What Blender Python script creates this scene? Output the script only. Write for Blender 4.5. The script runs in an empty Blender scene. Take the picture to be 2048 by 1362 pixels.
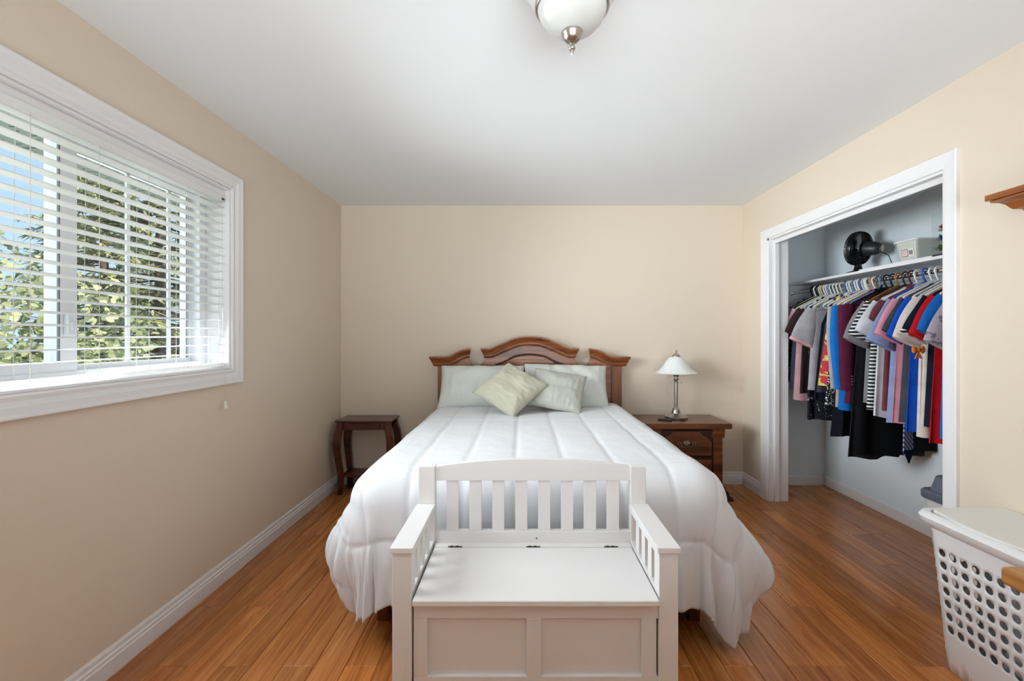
import bpy, bmesh, math, random
from mathutils import Vector, Matrix, noise

random.seed(7)
S = bpy.context.scene
C = S.collection
PI = math.pi

# ------------------------------------------------------------------ camera, sky, sun, daylight
cam = bpy.data.objects.new('camera', bpy.data.cameras.new('camera'))
C.objects.link(cam)
cam.location = (0, 0, 1.30)
cam.rotation_euler = (PI / 2, 0, 0)
cam.data.sensor_width = 36
cam.data.lens = 16.0
cam.data.shift_x = -18 / 2048
cam.data.shift_y = -10 / 2048
cam.data.clip_start = 0.02
S.camera = cam

S.view_settings.view_transform = 'Standard'
S.view_settings.look = 'None'
S.view_settings.exposure = 0.0
S.view_settings.gamma = 1.0
S.view_settings.use_curve_mapping = False
S.cycles.use_denoising = True
S.cycles.max_bounces = 8
S.cycles.diffuse_bounces = 4
S.cycles.glossy_bounces = 3
S.cycles.use_light_tree = False
S.cycles.use_adaptive_sampling = True
S.cycles.adaptive_threshold = 0.07
S.cycles.adaptive_min_samples = 10
S.cycles.transparent_max_bounces = 10
S.cycles.caustics_reflective = False
S.cycles.caustics_refractive = False
S.cycles.sample_clamp_indirect = 6

W = bpy.data.worlds.new('sky')
S.world = W
W.use_nodes = True
wn, wl = W.node_tree.nodes, W.node_tree.links
bg = wn['Background']
tc = wn.new('ShaderNodeTexCoord')
sp = wn.new('ShaderNodeSeparateXYZ')
rp = wn.new('ShaderNodeValToRGB')
wl.new(tc.outputs['Generated'], sp.inputs[0])
wl.new(sp.outputs['Z'], rp.inputs[0])
wl.new(rp.outputs[0], bg.inputs[0])
rp.color_ramp.elements[0].color = (0.62, 0.82, 1.0, 1)
rp.color_ramp.elements[1].color = (0.16, 0.40, 0.86, 1)
rp.color_ramp.elements[1].position = 0.75
bg.inputs[1].default_value = 1.2


def lamp(name, kind, loc, rot, energy, color=(1, 1, 1), **kw):
    d = bpy.data.lights.new(name, kind)
    d.energy = energy
    d.color = color
    for k, v in kw.items():
        setattr(d, k, v)
    o = bpy.data.objects.new(name, d)
    o.location = loc
    o.rotation_euler = rot
    C.objects.link(o)
    return o


lamp('sun', 'SUN', (6, -4, 12), Vector((-0.62, 0.30, -0.72)).to_track_quat('-Z', 'Y').to_euler(), 8.5, (1, 0.93, 0.82), angle=0.01)
# daylight coming in through the window on the left, scattered by the blind
WIN_DAY = (0.845, 0.94, 1.0)
lamp('window_daylight', 'AREA', (-1.50, 1.72, 1.55), Vector((1, 0.06, -0.35)).to_track_quat('-Z', 'Y').to_euler(), 18, WIN_DAY,
     shape='RECTANGLE', size=1.42, size_y=0.88, spread=2.2)
for k in range(4):
    lamp('window_daylight_between_slats', 'AREA', (-1.49, 1.72 + (k - 1.5) * 0.355, 1.60), Vector((1, 0.42, 0)).to_track_quat('-Z', 'Y').to_euler(), 2.9, WIN_DAY,
         shape='RECTANGLE', size=0.34, size_y=0.88, spread=1.2)
# the open sky in front of the window, on the blind and the window frame
lamp('sky_daylight', 'AREA', (-1.95, 1.72, 1.66), Vector((1, 0, -0.05)).to_track_quat('-Z', 'Y').to_euler(), 8, (0.96, 0.98, 1.0),
     shape='RECTANGLE', size=1.5, size_y=1.0)
# added soft fill behind the camera, tilted up to brighten ceiling and room
lamp('fill_behind_camera', 'AREA', (0.2, -1.75, 1.2), Vector((0, 1, 0.65)).to_track_quat('-Z', 'Y').to_euler(), 64, WIN_DAY,
     shape='RECTANGLE', size=2.8, size_y=1.4, spread=1.5)

# ------------------------------------------------------------------ helpers
ORG = {}


def lin(c):
    return tuple(((x / 255) / 12.92 if x / 255 <= 0.04045 else ((x / 255 + 0.055) / 1.055) ** 2.4) for x in c)


def tag(o, label=None, cat=None, group=None, kind=None):
    if label: o['label'] = label
    if cat: o['category'] = cat
    if group: o['group'] = group
    if kind: o['kind'] = kind
    return o


def thing(name, loc, label, cat, group=None):
    o = bpy.data.objects.new(name, None)
    o.empty_display_size = 0.05
    o.location = loc
    C.objects.link(o)
    ORG[o] = Vector(loc)
    return tag(o, label, cat, group)


class MB:
    def __init__(self):
        self.v = []
        self.f = []

    def add(self, vs, fs):
        k = len(self.v)
        self.v += [Vector(p) for p in vs]
        self.f += [tuple(i + k for i in f) for f in fs]
        return self

    def box(self, x0, x1, y0, y1, z0, z1):
        return self.add([(x0, y0, z0), (x1, y0, z0), (x1, y1, z0), (x0, y1, z0), (x0, y0, z1), (x1, y0, z1), (x1, y1, z1), (x0, y1, z1)],
                        [(0, 3, 2, 1), (4, 5, 6, 7), (0, 1, 5, 4), (1, 2, 6, 5), (2, 3, 7, 6), (3, 0, 4, 7)])

    def prism(self, poly, a0, a1, axis):
        def P(p, a):
            return {'x': (a, p[0], p[1]), 'y': (p[0], a, p[1]), 'z': (p[0], p[1], a)}[axis]
        n = len(poly)
        return self.add([P(p, a0) for p in poly] + [P(p, a1) for p in poly],
                        [tuple(range(n)), tuple(range(2 * n - 1, n - 1, -1))] + [(i, (i + 1) % n, (i + 1) % n + n, i + n) for i in range(n)])

    def lathe(self, prof, n=32, c=(0, 0, 0), cap=True):
        vs, fs = [], []
        for r, z in prof:
            for i in range(n):
                a = 2 * PI * i / n
                vs.append((c[0] + r * math.cos(a), c[1] + r * math.sin(a), c[2] + z))
        m = len(prof)
        for j in range(m - 1):
            for i in range(n):
                k = (i + 1) % n
                fs.append((j * n + i, j * n + k, (j + 1) * n + k, (j + 1) * n + i))
        if cap:
            fs.append(tuple(range(n - 1, -1, -1)))
            fs.append(tuple((m - 1) * n + i for i in range(n)))
        return self.add(vs, fs)

    def rings(self, rings, closed=False, cap=True):
        n = len(rings[0])
        m = len(rings)
        vs = [p for r in rings for p in r]
        fs = []
        for j in range(m if closed else m - 1):
            q = (j + 1) % m
            for i in range(n):
                k = (i + 1) % n
                fs.append((j * n + i, j * n + k, q * n + k, q * n + i))
        if cap and not closed:
            fs.append(tuple(range(n - 1, -1, -1)))
            fs.append(tuple((m - 1) * n + i for i in range(n)))
        return self.add(vs, fs)

    def tube(self, path, r, n=8, closed=False, flat=None):
        path = [Vector(p) for p in path]
        m = len(path)
        rings = []
        ref = None
        for i, p in enumerate(path):
            if closed:
                t = path[(i + 1) % m] - path[i - 1]
            else:
                t = path[min(i + 1, m - 1)] - path[max(i - 1, 0)]
            t.normalize()
            if ref is None:
                ref = Vector((0, 0, 1)) if abs(t.z) < 0.9 else Vector((1, 0, 0))
            u = (ref - t * ref.dot(t)).normalized()
            w = t.cross(u)
            ref = u
            rr = r[i] if isinstance(r, (list, tuple)) else r
            ra, rb = (rr, rr) if flat is None else (rr * flat[0], rr * flat[1])
            rings.append([p + u * ra * math.cos(2 * PI * k / n) + w * rb * math.sin(2 * PI * k / n) for k in range(n)])
        return self.rings(rings, closed)

    def grid(self, fn, nu, nv):
        vs = [fn(i / nu, j / nv) for j in range(nv + 1) for i in range(nu + 1)]
        fs = [(j * (nu + 1) + i, j * (nu + 1) + i + 1, (j + 1) * (nu + 1) + i + 1, (j + 1) * (nu + 1) + i) for j in range(nv) for i in range(nu)]
        return self.add(vs, fs)

    def mesh(self, name, org=Vector((0, 0, 0)), smooth=None, recalc=True, weld=0):
        me = bpy.data.meshes.new(name)
        bm = bmesh.new()
        bv = [bm.verts.new(p - org) for p in self.v]
        for f in self.f:
            try:
                bm.faces.new([bv[i] for i in f])
            except ValueError:
                pass
        if weld:
            bmesh.ops.remove_doubles(bm, verts=bm.verts, dist=weld)
        if recalc:
            bmesh.ops.recalc_face_normals(bm, faces=bm.faces)
        if smooth is not None:
            for f in bm.faces: f.smooth = True
        bm.to_mesh(me)
        bm.free()
        if smooth is not None and smooth < 180:
            me.set_sharp_from_angle(angle=math.radians(smooth))
        return me

    def build(self, name, mat, parent=None, smooth=None, bevel=0, seg=2, recalc=True, weld=0):
        org = ORG.get(parent, Vector((0, 0, 0))) if parent else Vector((0, 0, 0))
        o = bpy.data.objects.new(name, self.mesh(name, org, smooth, recalc, weld))
        o.data.materials.append(mat)
        C.objects.link(o)
        if parent:
            o.parent = parent
        ORG[o] = org
        if bevel:
            m = o.modifiers.new('bevel', 'BEVEL')
            m.width = bevel
            m.segments = seg
            m.limit_method = 'ANGLE'
            m.angle_limit = math.radians(35)
        return o

    def single(self, name, mat, loc, label, cat, group=None, **kw):
        """one mesh that is a whole thing, with its origin at loc"""
        for p in self.v: p -= Vector(loc)
        o = self.build(name, mat, None, **kw)
        o.location = loc
        ORG[o] = Vector(loc)
        return tag(o, label, cat, group)

    def xform(self, M):
        self.v = [M @ p for p in self.v]
        return self


def bx(*a):
    return MB().box(*a)


def copy_to(o, parent=None, loc=None):
    c = o.copy()
    C.objects.link(c)
    if parent: c.parent = parent
    if loc is not None: c.location = loc
    return c


def struct(o):
    o['kind'] = 'structure'
    return o


# ------------------------------------------------------------------ materials
def new_mat(name):
    m = bpy.data.materials.new(name)
    m.use_nodes = True
    nt = m.node_tree
    return m, nt.nodes, nt.links, nt.nodes['Principled BSDF']


def N(nodes, typ, **kw):
    n = nodes.new(typ)
    for k, v in kw.items():
        if hasattr(n, k): setattr(n, k, v)
        else: n.inputs[k].default_value = v
    return n


def plain(name, rgb, rough=0.5, metal=0.0, bump=0.0, bscale=60, spec=0.5, coat=0.0, vary=0.0, vscale=6, sheen=0.0, trans=0.0):
    m, n, l, b = new_mat(name)
    col = lin(rgb) + (1,)
    b.inputs['Base Color'].default_value = col
    b.inputs['Roughness'].default_value = rough
    b.inputs['Metallic'].default_value = metal
    b.inputs['Specular IOR Level'].default_value = spec
    b.inputs['Coat Weight'].default_value = coat
    b.inputs['Sheen Weight'].default_value = sheen
    tcn = n.new('ShaderNodeTexCoord')
    if vary:
        t = N(n, 'ShaderNodeTexNoise', Scale=vscale, Detail=4.0)
        l.new(tcn.outputs['Object'], t.inputs['Vector'])
        r = n.new('ShaderNodeValToRGB')
        r.color_ramp.elements[0].position = 0.3
        r.color_ramp.elements[1].position = 0.7
        r.color_ramp.elements[0].color = tuple(c * (1 - vary) for c in col[:3]) + (1,)
        r.color_ramp.elements[1].color = tuple(min(1, c * (1 + vary)) for c in col[:3]) + (1,)
        l.new(t.outputs['Fac'], r.inputs[0])
        l.new(r.outputs[0], b.inputs['Base Color'])
    if bump:
        t = N(n, 'ShaderNodeTexNoise', Scale=bscale, Detail=3.0)
        l.new(tcn.outputs['Object'], t.inputs['Vector'])
        bp = N(n, 'ShaderNodeBump', Strength=bump, Distance=0.01)
        l.new(t.outputs['Fac'], bp.inputs['Height'])
        l.new(bp.outputs[0], b.inputs['Normal'])
    return m


def wood(name, dark, light, axis='x', stretch=14, scale=1.6, rough=0.35, coat=0.3, bump=0.15):
    m, n, l, b = new_mat(name)
    tcn = n.new('ShaderNodeTexCoord')
    mp = n.new('ShaderNodeMapping')
    sc = [stretch] * 3
    sc['xyz'.index(axis)] = 1.2
    mp.inputs['Scale'].default_value = sc
    t = N(n, 'ShaderNodeTexNoise', Scale=scale, Detail=7.0, Roughness=0.62, Distortion=0.6)
    r = n.new('ShaderNodeValToRGB')
    r.color_ramp.elements[0].position = 0.32
    r.color_ramp.elements[1].position = 0.68
    r.color_ramp.elements[0].color = lin(dark) + (1,)
    r.color_ramp.elements[1].color = lin(light) + (1,)
    l.new(tcn.outputs['Object'], mp.inputs[0])
    l.new(mp.outputs[0], t.inputs['Vector'])
    l.new(t.outputs['Fac'], r.inputs[0])
    l.new(r.outputs[0], b.inputs['Base Color'])
    bp = N(n, 'ShaderNodeBump', Strength=bump, Distance=0.004)
    l.new(t.outputs['Fac'], bp.inputs['Height'])
    l.new(bp.outputs[0], b.inputs['Normal'])
    b.inputs['Roughness'].default_value = rough
    b.inputs['Coat Weight'].default_value = coat
    b.inputs['Coat Roughness'].default_value = 0.25
    return m


def plank_mat():
    m, n, l, b = new_mat('laminate_oak')
    tcn = n.new('ShaderNodeTexCoord')
    oi = n.new('ShaderNodeObjectInfo')
    off = N(n, 'ShaderNodeVectorMath', operation='SCALE')
    comb = n.new('ShaderNodeCombineXYZ')
    for k in range(3): l.new(oi.outputs['Random'], comb.inputs[k])
    l.new(comb.outputs[0], off.inputs[0])
    off.inputs['Scale'].default_value = 53.0
    ad = N(n, 'ShaderNodeVectorMath', operation='ADD')
    l.new(tcn.outputs['Object'], ad.inputs[0])
    l.new(off.outputs[0], ad.inputs[1])
    mp = n.new('ShaderNodeMapping')
    mp.inputs['Scale'].default_value = (26, 1.5, 26)
    l.new(ad.outputs[0], mp.inputs[0])
    t = N(n, 'ShaderNodeTexNoise', Scale=1.5, Detail=8.0, Roughness=0.6, Distortion=0.9)
    l.new(mp.outputs[0], t.inputs['Vector'])
    mp2 = n.new('ShaderNodeMapping')
    mp2.inputs['Scale'].default_value = (260, 5, 260)
    l.new(ad.outputs[0], mp2.inputs[0])
    t2 = N(n, 'ShaderNodeTexNoise', Scale=1.0, Detail=3.0)
    l.new(mp2.outputs[0], t2.inputs['Vector'])
    r = n.new('ShaderNodeValToRGB')
    e = r.color_ramp.elements
    e[0].position = 0.25; e[0].color = lin((158, 88, 40)) + (1,)
    e[1].position = 0.78; e[1].color = lin((236, 166, 98)) + (1,)
    k = e.new(0.5); k.color = lin((206, 127, 65)) + (1,)
    l.new(t.outputs['Fac'], r.inputs[0])
    hs = n.new('ShaderNodeHueSaturation')
    mr = N(n, 'ShaderNodeMapRange')
    mr.inputs['To Min'].default_value = 0.76
    mr.inputs['To Max'].default_value = 1.14
    l.new(oi.outputs['Random'], mr.inputs[0])
    l.new(mr.outputs[0], hs.inputs['Value'])
    l.new(r.outputs[0], hs.inputs['Color'])
    mx = N(n, 'ShaderNodeMix', data_type='RGBA', blend_type='MULTIPLY')
    mx.inputs[0].default_value = 0.22
    l.new(hs.outputs[0], mx.inputs[6])
    l.new(t2.outputs['Fac'], mx.inputs[7])
    l.new(mx.outputs[2], b.inputs['Base Color'])
    bp = N(n, 'ShaderNodeBump', Strength=0.06, Distance=0.002)
    l.new(t2.outputs['Fac'], bp.inputs['Height'])
    l.new(bp.outputs[0], b.inputs['Normal'])
    b.inputs['Roughness'].default_value = 0.21
    b.inputs['Specular IOR Level'].default_value = 0.5
    return m


def glass_mat(name, tint=(255, 255, 255), gloss=0.06, rough=0.02):
    m, n, l, b = new_mat(name)
    tr = n.new('ShaderNodeBsdfTransparent')
    tr.inputs[0].default_value = lin(tint) + (1,)
    gl = n.new('ShaderNodeBsdfGlossy')
    gl.inputs['Roughness'].default_value = rough
    mx = n.new('ShaderNodeMixShader')
    mx.inputs[0].default_value = gloss
    l.new(tr.outputs[0], mx.inputs[1])
    l.new(gl.outputs[0], mx.inputs[2])
    l.new(mx.outputs[0], n['Material Output'].inputs[0])
    return m


def pattern(name, base, other, kind='dots', scale=40, rough=0.85, thr=0.35, third=None):
    m, n, l, b = new_mat(name)
    tcn = n.new('ShaderNodeTexCoord')
    r = n.new('ShaderNodeValToRGB')
    r.color_ramp.interpolation = 'CONSTANT'
    e = r.color_ramp.elements
    if kind == 'dots':
        t = N(n, 'ShaderNodeTexVoronoi', Scale=scale)
        l.new(t.outputs['Distance'], r.inputs[0])
        e[0].color = lin(other) + (1,)
        e[1].color = lin(base) + (1,)
        e[1].position = thr
    elif kind == 'stripes':
        t = N(n, 'ShaderNodeTexWave', Scale=scale, Distortion=0.0)
        t.bands_direction = 'Z'
        l.new(t.outputs['Fac'], r.inputs[0])
        e[0].color = lin(base) + (1,)
        e[1].color = lin(other) + (1,)
        e[1].position = thr
    elif kind == 'diagonal':
        t = N(n, 'ShaderNodeTexWave', Scale=scale, Distortion=0.0)
        t.bands_direction = 'DIAGONAL'
        l.new(t.outputs['Fac'], r.inputs[0])
        e[0].color = lin(base) + (1,)
        e[1].color = lin(other) + (1,)
        e[1].position = thr
    else:
        t = N(n, 'ShaderNodeTexNoise', Scale=scale, Detail=2.0, Distortion=1.2)
        l.new(t.outputs['Fac'], r.inputs[0])
        e[0].color = lin(base) + (1,)
        e[1].color = lin(other) + (1,)
        e[1].position = thr
        if third:
            k = e.new(min(0.99, thr + 0.09)); k.color = lin(third) + (1,)
    l.new(tcn.outputs['Object'], t.inputs['Vector'])
    l.new(r.outputs[0], b.inputs['Base Color'])
    b.inputs['Roughness'].default_value = rough
    return m


def leaf_mat(name, a, b_, trans=0.35):
    m, n, l, b = new_mat(name)
    gi = n.new('ShaderNodeTexCoord')
    t = N(n, 'ShaderNodeTexNoise', Scale=2.2, Detail=3.0)
    l.new(gi.outputs['Object'], t.inputs['Vector'])
    r = n.new('ShaderNodeValToRGB')
    r.color_ramp.elements[0].position = 0.35
    r.color_ramp.elements[1].position = 0.65
    r.color_ramp.elements[0].color = lin(a) + (1,)
    r.color_ramp.elements[1].color = lin(b_) + (1,)
    l.new(t.outputs['Fac'], r.inputs[0])
    tl = n.new('ShaderNodeBsdfTranslucent')
    df = n.new('ShaderNodeBsdfDiffuse')
    mx = n.new('ShaderNodeMixShader')
    mx.inputs[0].default_value = trans
    l.new(r.outputs[0], tl.inputs[0])
    l.new(r.outputs[0], df.inputs[0])
    l.new(df.outputs[0], mx.inputs[1])
    l.new(tl.outputs[0], mx.inputs[2])
    l.new(mx.outputs[0], n['Material Output'].inputs[0])
    return m


M_WALL = plain('beige_wall_paint', (228, 213, 194), 0.7, bump=0.05, bscale=220, spec=0.3)
M_CEIL = plain('ceiling_paint', (238, 239, 240), 0.85, bump=0.04, bscale=260, spec=0.2)
M_CLOSET = plain('pale_blue_paint', (230, 238, 243), 0.7, bump=0.05, bscale=220, spec=0.3)
M_TRIM = plain('white_trim_paint', (238, 236, 236), 0.42, bump=0.02, bscale=90)
M_PLANK = plank_mat()
M_DARKGAP = plain('dark_joint', (46, 26, 16), 0.9)
M_VINYL = plain('white_vinyl', (240, 241, 244), 0.35)
M_VGREY = plain('grey_seal', (128, 130, 136), 0.5)
M_SLAT = plain('white_blind_slat', (250, 249, 247), 0.45)
_n, _l = M_SLAT.node_tree.nodes, M_SLAT.node_tree.links
_t = _n.new('ShaderNodeBsdfTranslucent')
_t.inputs[0].default_value = (0.95, 0.95, 0.94, 1)
_m = _n.new('ShaderNodeMixShader')
_m.inputs[0].default_value = 0.35
_l.new(_n['Principled BSDF'].outputs[0], _m.inputs[1])
_l.new(_t.outputs[0], _m.inputs[2])
_l.new(_m.outputs[0], _n['Material Output'].inputs[0])
M_CORD = plain('white_cord', (232, 230, 222), 0.8)
M_GLASS = glass_mat('window_glass', (250, 252, 252), 0.04)
M_BENCH = plain('white_lacquer', (230, 227, 225), 0.38, bump=0.03, bscale=70)
M_BRASS = plain('aged_brass', (96, 86, 66), 0.4, 0.9)
M_HEADB = wood('pine_stain', (92, 46, 18), (172, 98, 48), 'x', 16, 1.8, 0.35, 0.35)
M_HEADBV = wood('pine_stain_upright', (88, 44, 18), (160, 90, 44), 'z', 16, 1.8, 0.35, 0.35)
M_CHERRY = wood('dark_cherry', (54, 23, 14), (104, 46, 25), 'x', 18, 1.5, 0.3, 0.4)
M_WALNUT = wood('walnut', (66, 32, 15), (132, 76, 38), 'x', 16, 1.8, 0.33, 0.35)
M_WALNUTD = wood('walnut_dark', (40, 20, 12), (70, 38, 22), 'x', 16, 1.8, 0.4, 0.25)
M_OAK = wood('golden_oak', (136, 84, 34), (196, 138, 70), 'y', 18, 2.0, 0.4, 0.3)
M_SHELFW = wood('honey_wood', (120, 62, 22), (168, 98, 44), 'y', 18, 1.6, 0.35, 0.4)
M_NICKEL = plain('brushed_nickel', (186, 180, 172), 0.28, 1.0)
M_PEWTER = plain('antique_pewter', (168, 160, 146), 0.35, 0.9)
M_SHADE = plain('alabaster_glass', (236, 238, 236), 0.3, vary=0.04, vscale=9)
M_FROST = plain('frosted_glass', (206, 206, 201), 0.22, vary=0.02)
M_BLACKPL = plain('black_plastic', (14, 14, 16), 0.28)
M_GREYPL = plain('charcoal_plastic', (42, 42, 48), 0.4)
M_COMF = plain('white_cotton', (224, 225, 228), 0.9, bump=0.45, bscale=13, spec=0.15, sheen=0.2)
M_PILLOW = plain('pale_sage_cotton', (216, 219, 211), 0.9, bump=0.2, bscale=30, spec=0.15)
M_CUSH_A = plain('sage_velvet', (196, 193, 174), 0.85, bump=0.2, bscale=30, spec=0.2, sheen=0.2)
M_CUSH_B = plain('grey_sage_cotton', (190, 190, 180), 0.9, bump=0.25, bscale=45, spec=0.15)
M_MATT = plain('mattress_ticking', (222, 220, 214), 0.9)
M_HAMPER = plain('white_plastic', (233, 232, 232), 0.42)
M_HAMPLID = plain('warm_white_plastic', (226, 224, 218), 0.45)
M_BINLID = plain('slate_plastic', (96, 106, 118), 0.4)
M_BINBODY = plain('pale_grey_plastic', (214, 214, 214), 0.45)
M_CHROME = plain('chrome', (205, 205, 205), 0.2, 1.0)


# ------------------------------------------------------------------ room shell
XL, XR, YB, YN, ZC = -1.577, 1.945, 3.99, -1.9, 2.44
XRC, XCB = 2.085, 2.65          # closet side of the right wall, closet back wall


def wall_hole(name, x0, x1, us, zs, skip, mat, axis='x'):
    """a wall slab between x0 and x1; cells of the us/zs grid, the skipped cells left open"""
    g = MB()
    nu, nz = len(us), len(zs)
    idx = {}
    for s, x in enumerate((x0, x1)):
        for j, z in enumerate(zs):
            for i, u in enumerate(us):
                idx[s, i, j] = len(g.v)
                g.v.append(Vector((x, u, z)))
    cells = {(i, j) for i in range(nu - 1) for j in range(nz - 1)} - set(skip)
    for i, j in cells:
        for s in (0, 1):
            g.f.append((idx[s, i, j], idx[s, i + 1, j], idx[s, i + 1, j + 1], idx[s, i, j + 1]))
        for (di, dj, a, b) in ((-1, 0, (i, j), (i, j + 1)), (1, 0, (i + 1, j), (i + 1, j + 1)), (0, -1, (i, j), (i + 1, j)), (0, 1, (i, j + 1), (i + 1, j + 1))):
            if (i + di, j + dj) not in cells:
                g.f.append((idx[(0,) + a], idx[(0,) + b], idx[(1,) + b], idx[(1,) + a]))
    return struct(g.build(name, mat))


WY0, WY1, WZ0, WZ1 = 0.97, 2.47, 1.118, 2.093         # window opening
CY0, CY1, CZ1 = 2.087, 3.59, 2.062                     # closet opening

struct(bx(XL - 0.2, XRC, YB, YB + 0.1, -0.02, ZC).build('wall_back', M_WALL))
wall_hole('wall_left', XL, XL - 0.16, [YN, WY0, WY1, YB], [-0.02, WZ0, WZ1, ZC], [(1, 1)], M_WALL)
wall_hole('wall_right', XR, XRC, [YN, CY0, CY1, YB], [-0.02, CZ1, ZC], [(1, 0)], M_WALL)
struct(bx(XL - 0.16, XCB + 0.1, YN - 0.1, YN, -0.02, ZC).build('wall_front', M_WALL))
struct(bx(XL - 0.22, XCB + 0.12, YN - 0.12, YB + 0.12, ZC, ZC + 0.12).build('ceiling', M_CEIL))
struct(bx(XCB, XCB + 0.1, 1.4, YB + 0.1, -0.02, ZC).build('wall_closet_back', M_CLOSET))
struct(bx(XRC, XCB, YB - 0.02, YB + 0.1, -0.02, ZC).build('wall_closet_far', M_CLOSET))
struct(bx(XRC, XCB, 1.40, 1.50, -0.02, ZC).build('wall_closet_near', M_CLOSET))

# floor: every laminate plank is a part of the floor
floor = struct(bx(XL - 0.1, XCB + 0.05, YN - 0.05, YB + 0.05, -0.06, -0.0065).build('floor', M_DARKGAP))
PW, PL = 0.124, 1.185
plank_cache = {}


def plank_mesh(w, ln):
    key = (round(w, 3), round(ln, 3))
    if key not in plank_cache:
        c, h, g = 0.0022, 0.0020, 0.0006
        x0, x1, y0, y1 = g, w - g, g, ln - g
        vs = [(x0, y0, -0.0065), (x1, y0, -0.0065), (x1, y1, -0.0065), (x0, y1, -0.0065),
              (x0, y0, -h), (x1, y0, -h), (x1, y1, -h), (x0, y1, -h),
              (x0 + c, y0 + c, 0), (x1 - c, y0 + c, 0), (x1 - c, y1 - c, 0), (x0 + c, y1 - c, 0)]
        fs = [(8, 9, 10, 11)]
        for i in range(4):
            k = (i + 1) % 4
            fs += [(i, k, k + 4, i + 4), (i + 4, k + 4, k + 8, i + 8)]
        me = MB().add(vs, fs).mesh('plank')
        me.materials.append(M_PLANK)
        plank_cache[key] = me
    return plank_cache[key]


known = {14: 0, 15: 1, 16: 2, 19: 1, 20: 0, 9: 0, 10: 2, -1: 0, -3: 0, -5: 0, -7: 0, -2: 1, -4: 2, -6: 1, -8: 1, 17: 0, 18: 2, 21: 2}
rs = random.Random(5)
for k in range(-9, 26):
    xa, xb = -0.567 + PW * k, -0.567 + PW * (k + 1)
    xa, xb = max(xa, XL - 0.01), min(xb, XCB)
    if xb - xa < 0.02: continue
    s = known.get(k, rs.randrange(3))
    y_end = YB
    y = 1.79 + 0.395 * s - 4 * PL
    while y < y_end:
        ya, yb = max(y, YN), min(y + PL, y_end)
        if yb - ya > 0.03:
            p = bpy.data.objects.new('plank', plank_mesh(xb - xa, yb - ya))
            p.location = (xa, ya, 0)
            C.objects.link(p)
            p.parent = floor
        y += PL

# baseboards
BP = [(0, 0), (0.014, 0), (0.014, 0.062), (0.011, 0.066), (0.011, 0.078), (0.007, 0.083), (0.007, 0.098), (0.003, 0.108), (0, 0.108)]


def base_x(name, x, sgn, y0, y1, mat=M_TRIM, prof=BP):
    return struct(MB().prism([(x + sgn * a, b) for a, b in prof], y0, y1, 'y').build(name, mat))


def base_y(name, y, x0, x1, mat=M_TRIM, prof=BP):
    return struct(MB().prism([(y - a, b) for a, b in prof], x0, x1, 'x').build(name, mat))


base_x('baseboard_left', XL, 1, YN, YB)
base_y('baseboard_back', YB, XL, XR)
base_x('baseboard_right', XR, -1, 3.664, YB)
base_x('baseboard_right_near', XR, -1, YN, 2.018)
FLAT = [(0, 0), (0.012, 0), (0.012, 0.072), (0.009, 0.078), (0, 0.078)]
base_x('baseboard_closet_back', XCB, -1, 1.5, YB - 0.02, M_TRIM, FLAT)
base_y('baseboard_closet_far', YB - 0.02, XRC, XCB, M_TRIM, FLAT)


# casings: a profile swept round an opening in the wall plane x = const, mitred at the corners
def casing(name, x, sgn, path, prof, closed, mat=M_TRIM):
    rings = []
    n = len(path)
    for i, (u, z, du, dz) in enumerate(path):
        rings.append([(x + sgn * h, u + du * w, z + dz * w) for w, h in prof])
    return struct(MB().rings(rings, closed).build(name, mat))


WC = [(0, 0), (0, 0.010), (0.008, 0.014), (0.022, 0.011), (0.034, 0.015), (0.040, 0.019), (0.062, 0.021), (0.070, 0.024), (0.076, 0.024), (0.078, 0.020), (0.078, 0)]
casing('trim_1', XL, 1, [(WY0, WZ0, -1, -1), (WY1, WZ0, 1, -1), (WY1, WZ1, 1, 1), (WY0, WZ1, -1, 1)], WC, True)
CC = [(0, 0), (0, 0.012), (0.012, 0.015), (0.05, 0.018), (0.066, 0.020), (0.070, 0.016), (0.070, 0)]
casing('trim_2', XR, -1, [(CY0, 0, -1, 0), (CY0, CZ1, -1, 1), (CY1, CZ1, 1, 1), (CY1, 0, 1, 0)], CC, False)
# closet jamb lining, stop and the door track behind a fascia
struct(bx(XR, XRC + 0.012, CY1 - 0.018, CY1, 0, CZ1).build('trim_3', M_TRIM))
struct(bx(XR, XRC + 0.012, CY0, CY0 + 0.004, 0, CZ1).build('trim_4', M_TRIM))
struct(bx(XR, XRC + 0.012, CY0, CY1, CZ1 - 0.014, CZ1).build('trim_5', M_TRIM))
struct(bx(1.985, 2.0, CY0, CY1 - 0.018, CZ1 - 0.042, CZ1 - 0.014).build('trim_6', M_TRIM))
struct(bx(2.004, 2.034, CY0, CY1 - 0.018, CZ1 - 0.034, CZ1 - 0.014).build('trim_7', M_VGREY))
struct(bx(1.985, 2.02, CY1 - 0.034, CY1 - 0.018, 0, CZ1 - 0.042).build('trim_8', M_TRIM, bevel=0.003))

# ------------------------------------------------------------------ window: frame, sashes, panes
win = thing('window_1', (XL - 0.10, 1.72, WZ0), None, None)
win['kind'] = 'structure'
FX0, FX1 = -1.735, -1.665


def rect_frame(name, x0, x1, y0, y1, z0, z1, wl, wr, wb, wt, mat, parent):
    g = MB()
    o = [(y0, z0), (y1, z0), (y1, z1), (y0, z1)]
    i = [(y0 + wl, z0 + wb), (y1 - wr, z0 + wb), (y1 - wr, z1 - wt), (y0 + wl, z1 - wt)]
    vs = [(x, p[0], p[1]) for x in (x0, x1) for p in o + i]
    fs = []
    for k in range(4):
        q = (k + 1) % 4
        fs += [(k, q, 4 + q, 4 + k), (8 + k, 8 + q, 12 + q, 12 + k), (k, q, 8 + q, 8 + k), (4 + k, 4 + q, 12 + q, 12 + k)]
    return g.add(vs, fs).build(name, mat, parent, bevel=0.003)


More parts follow.
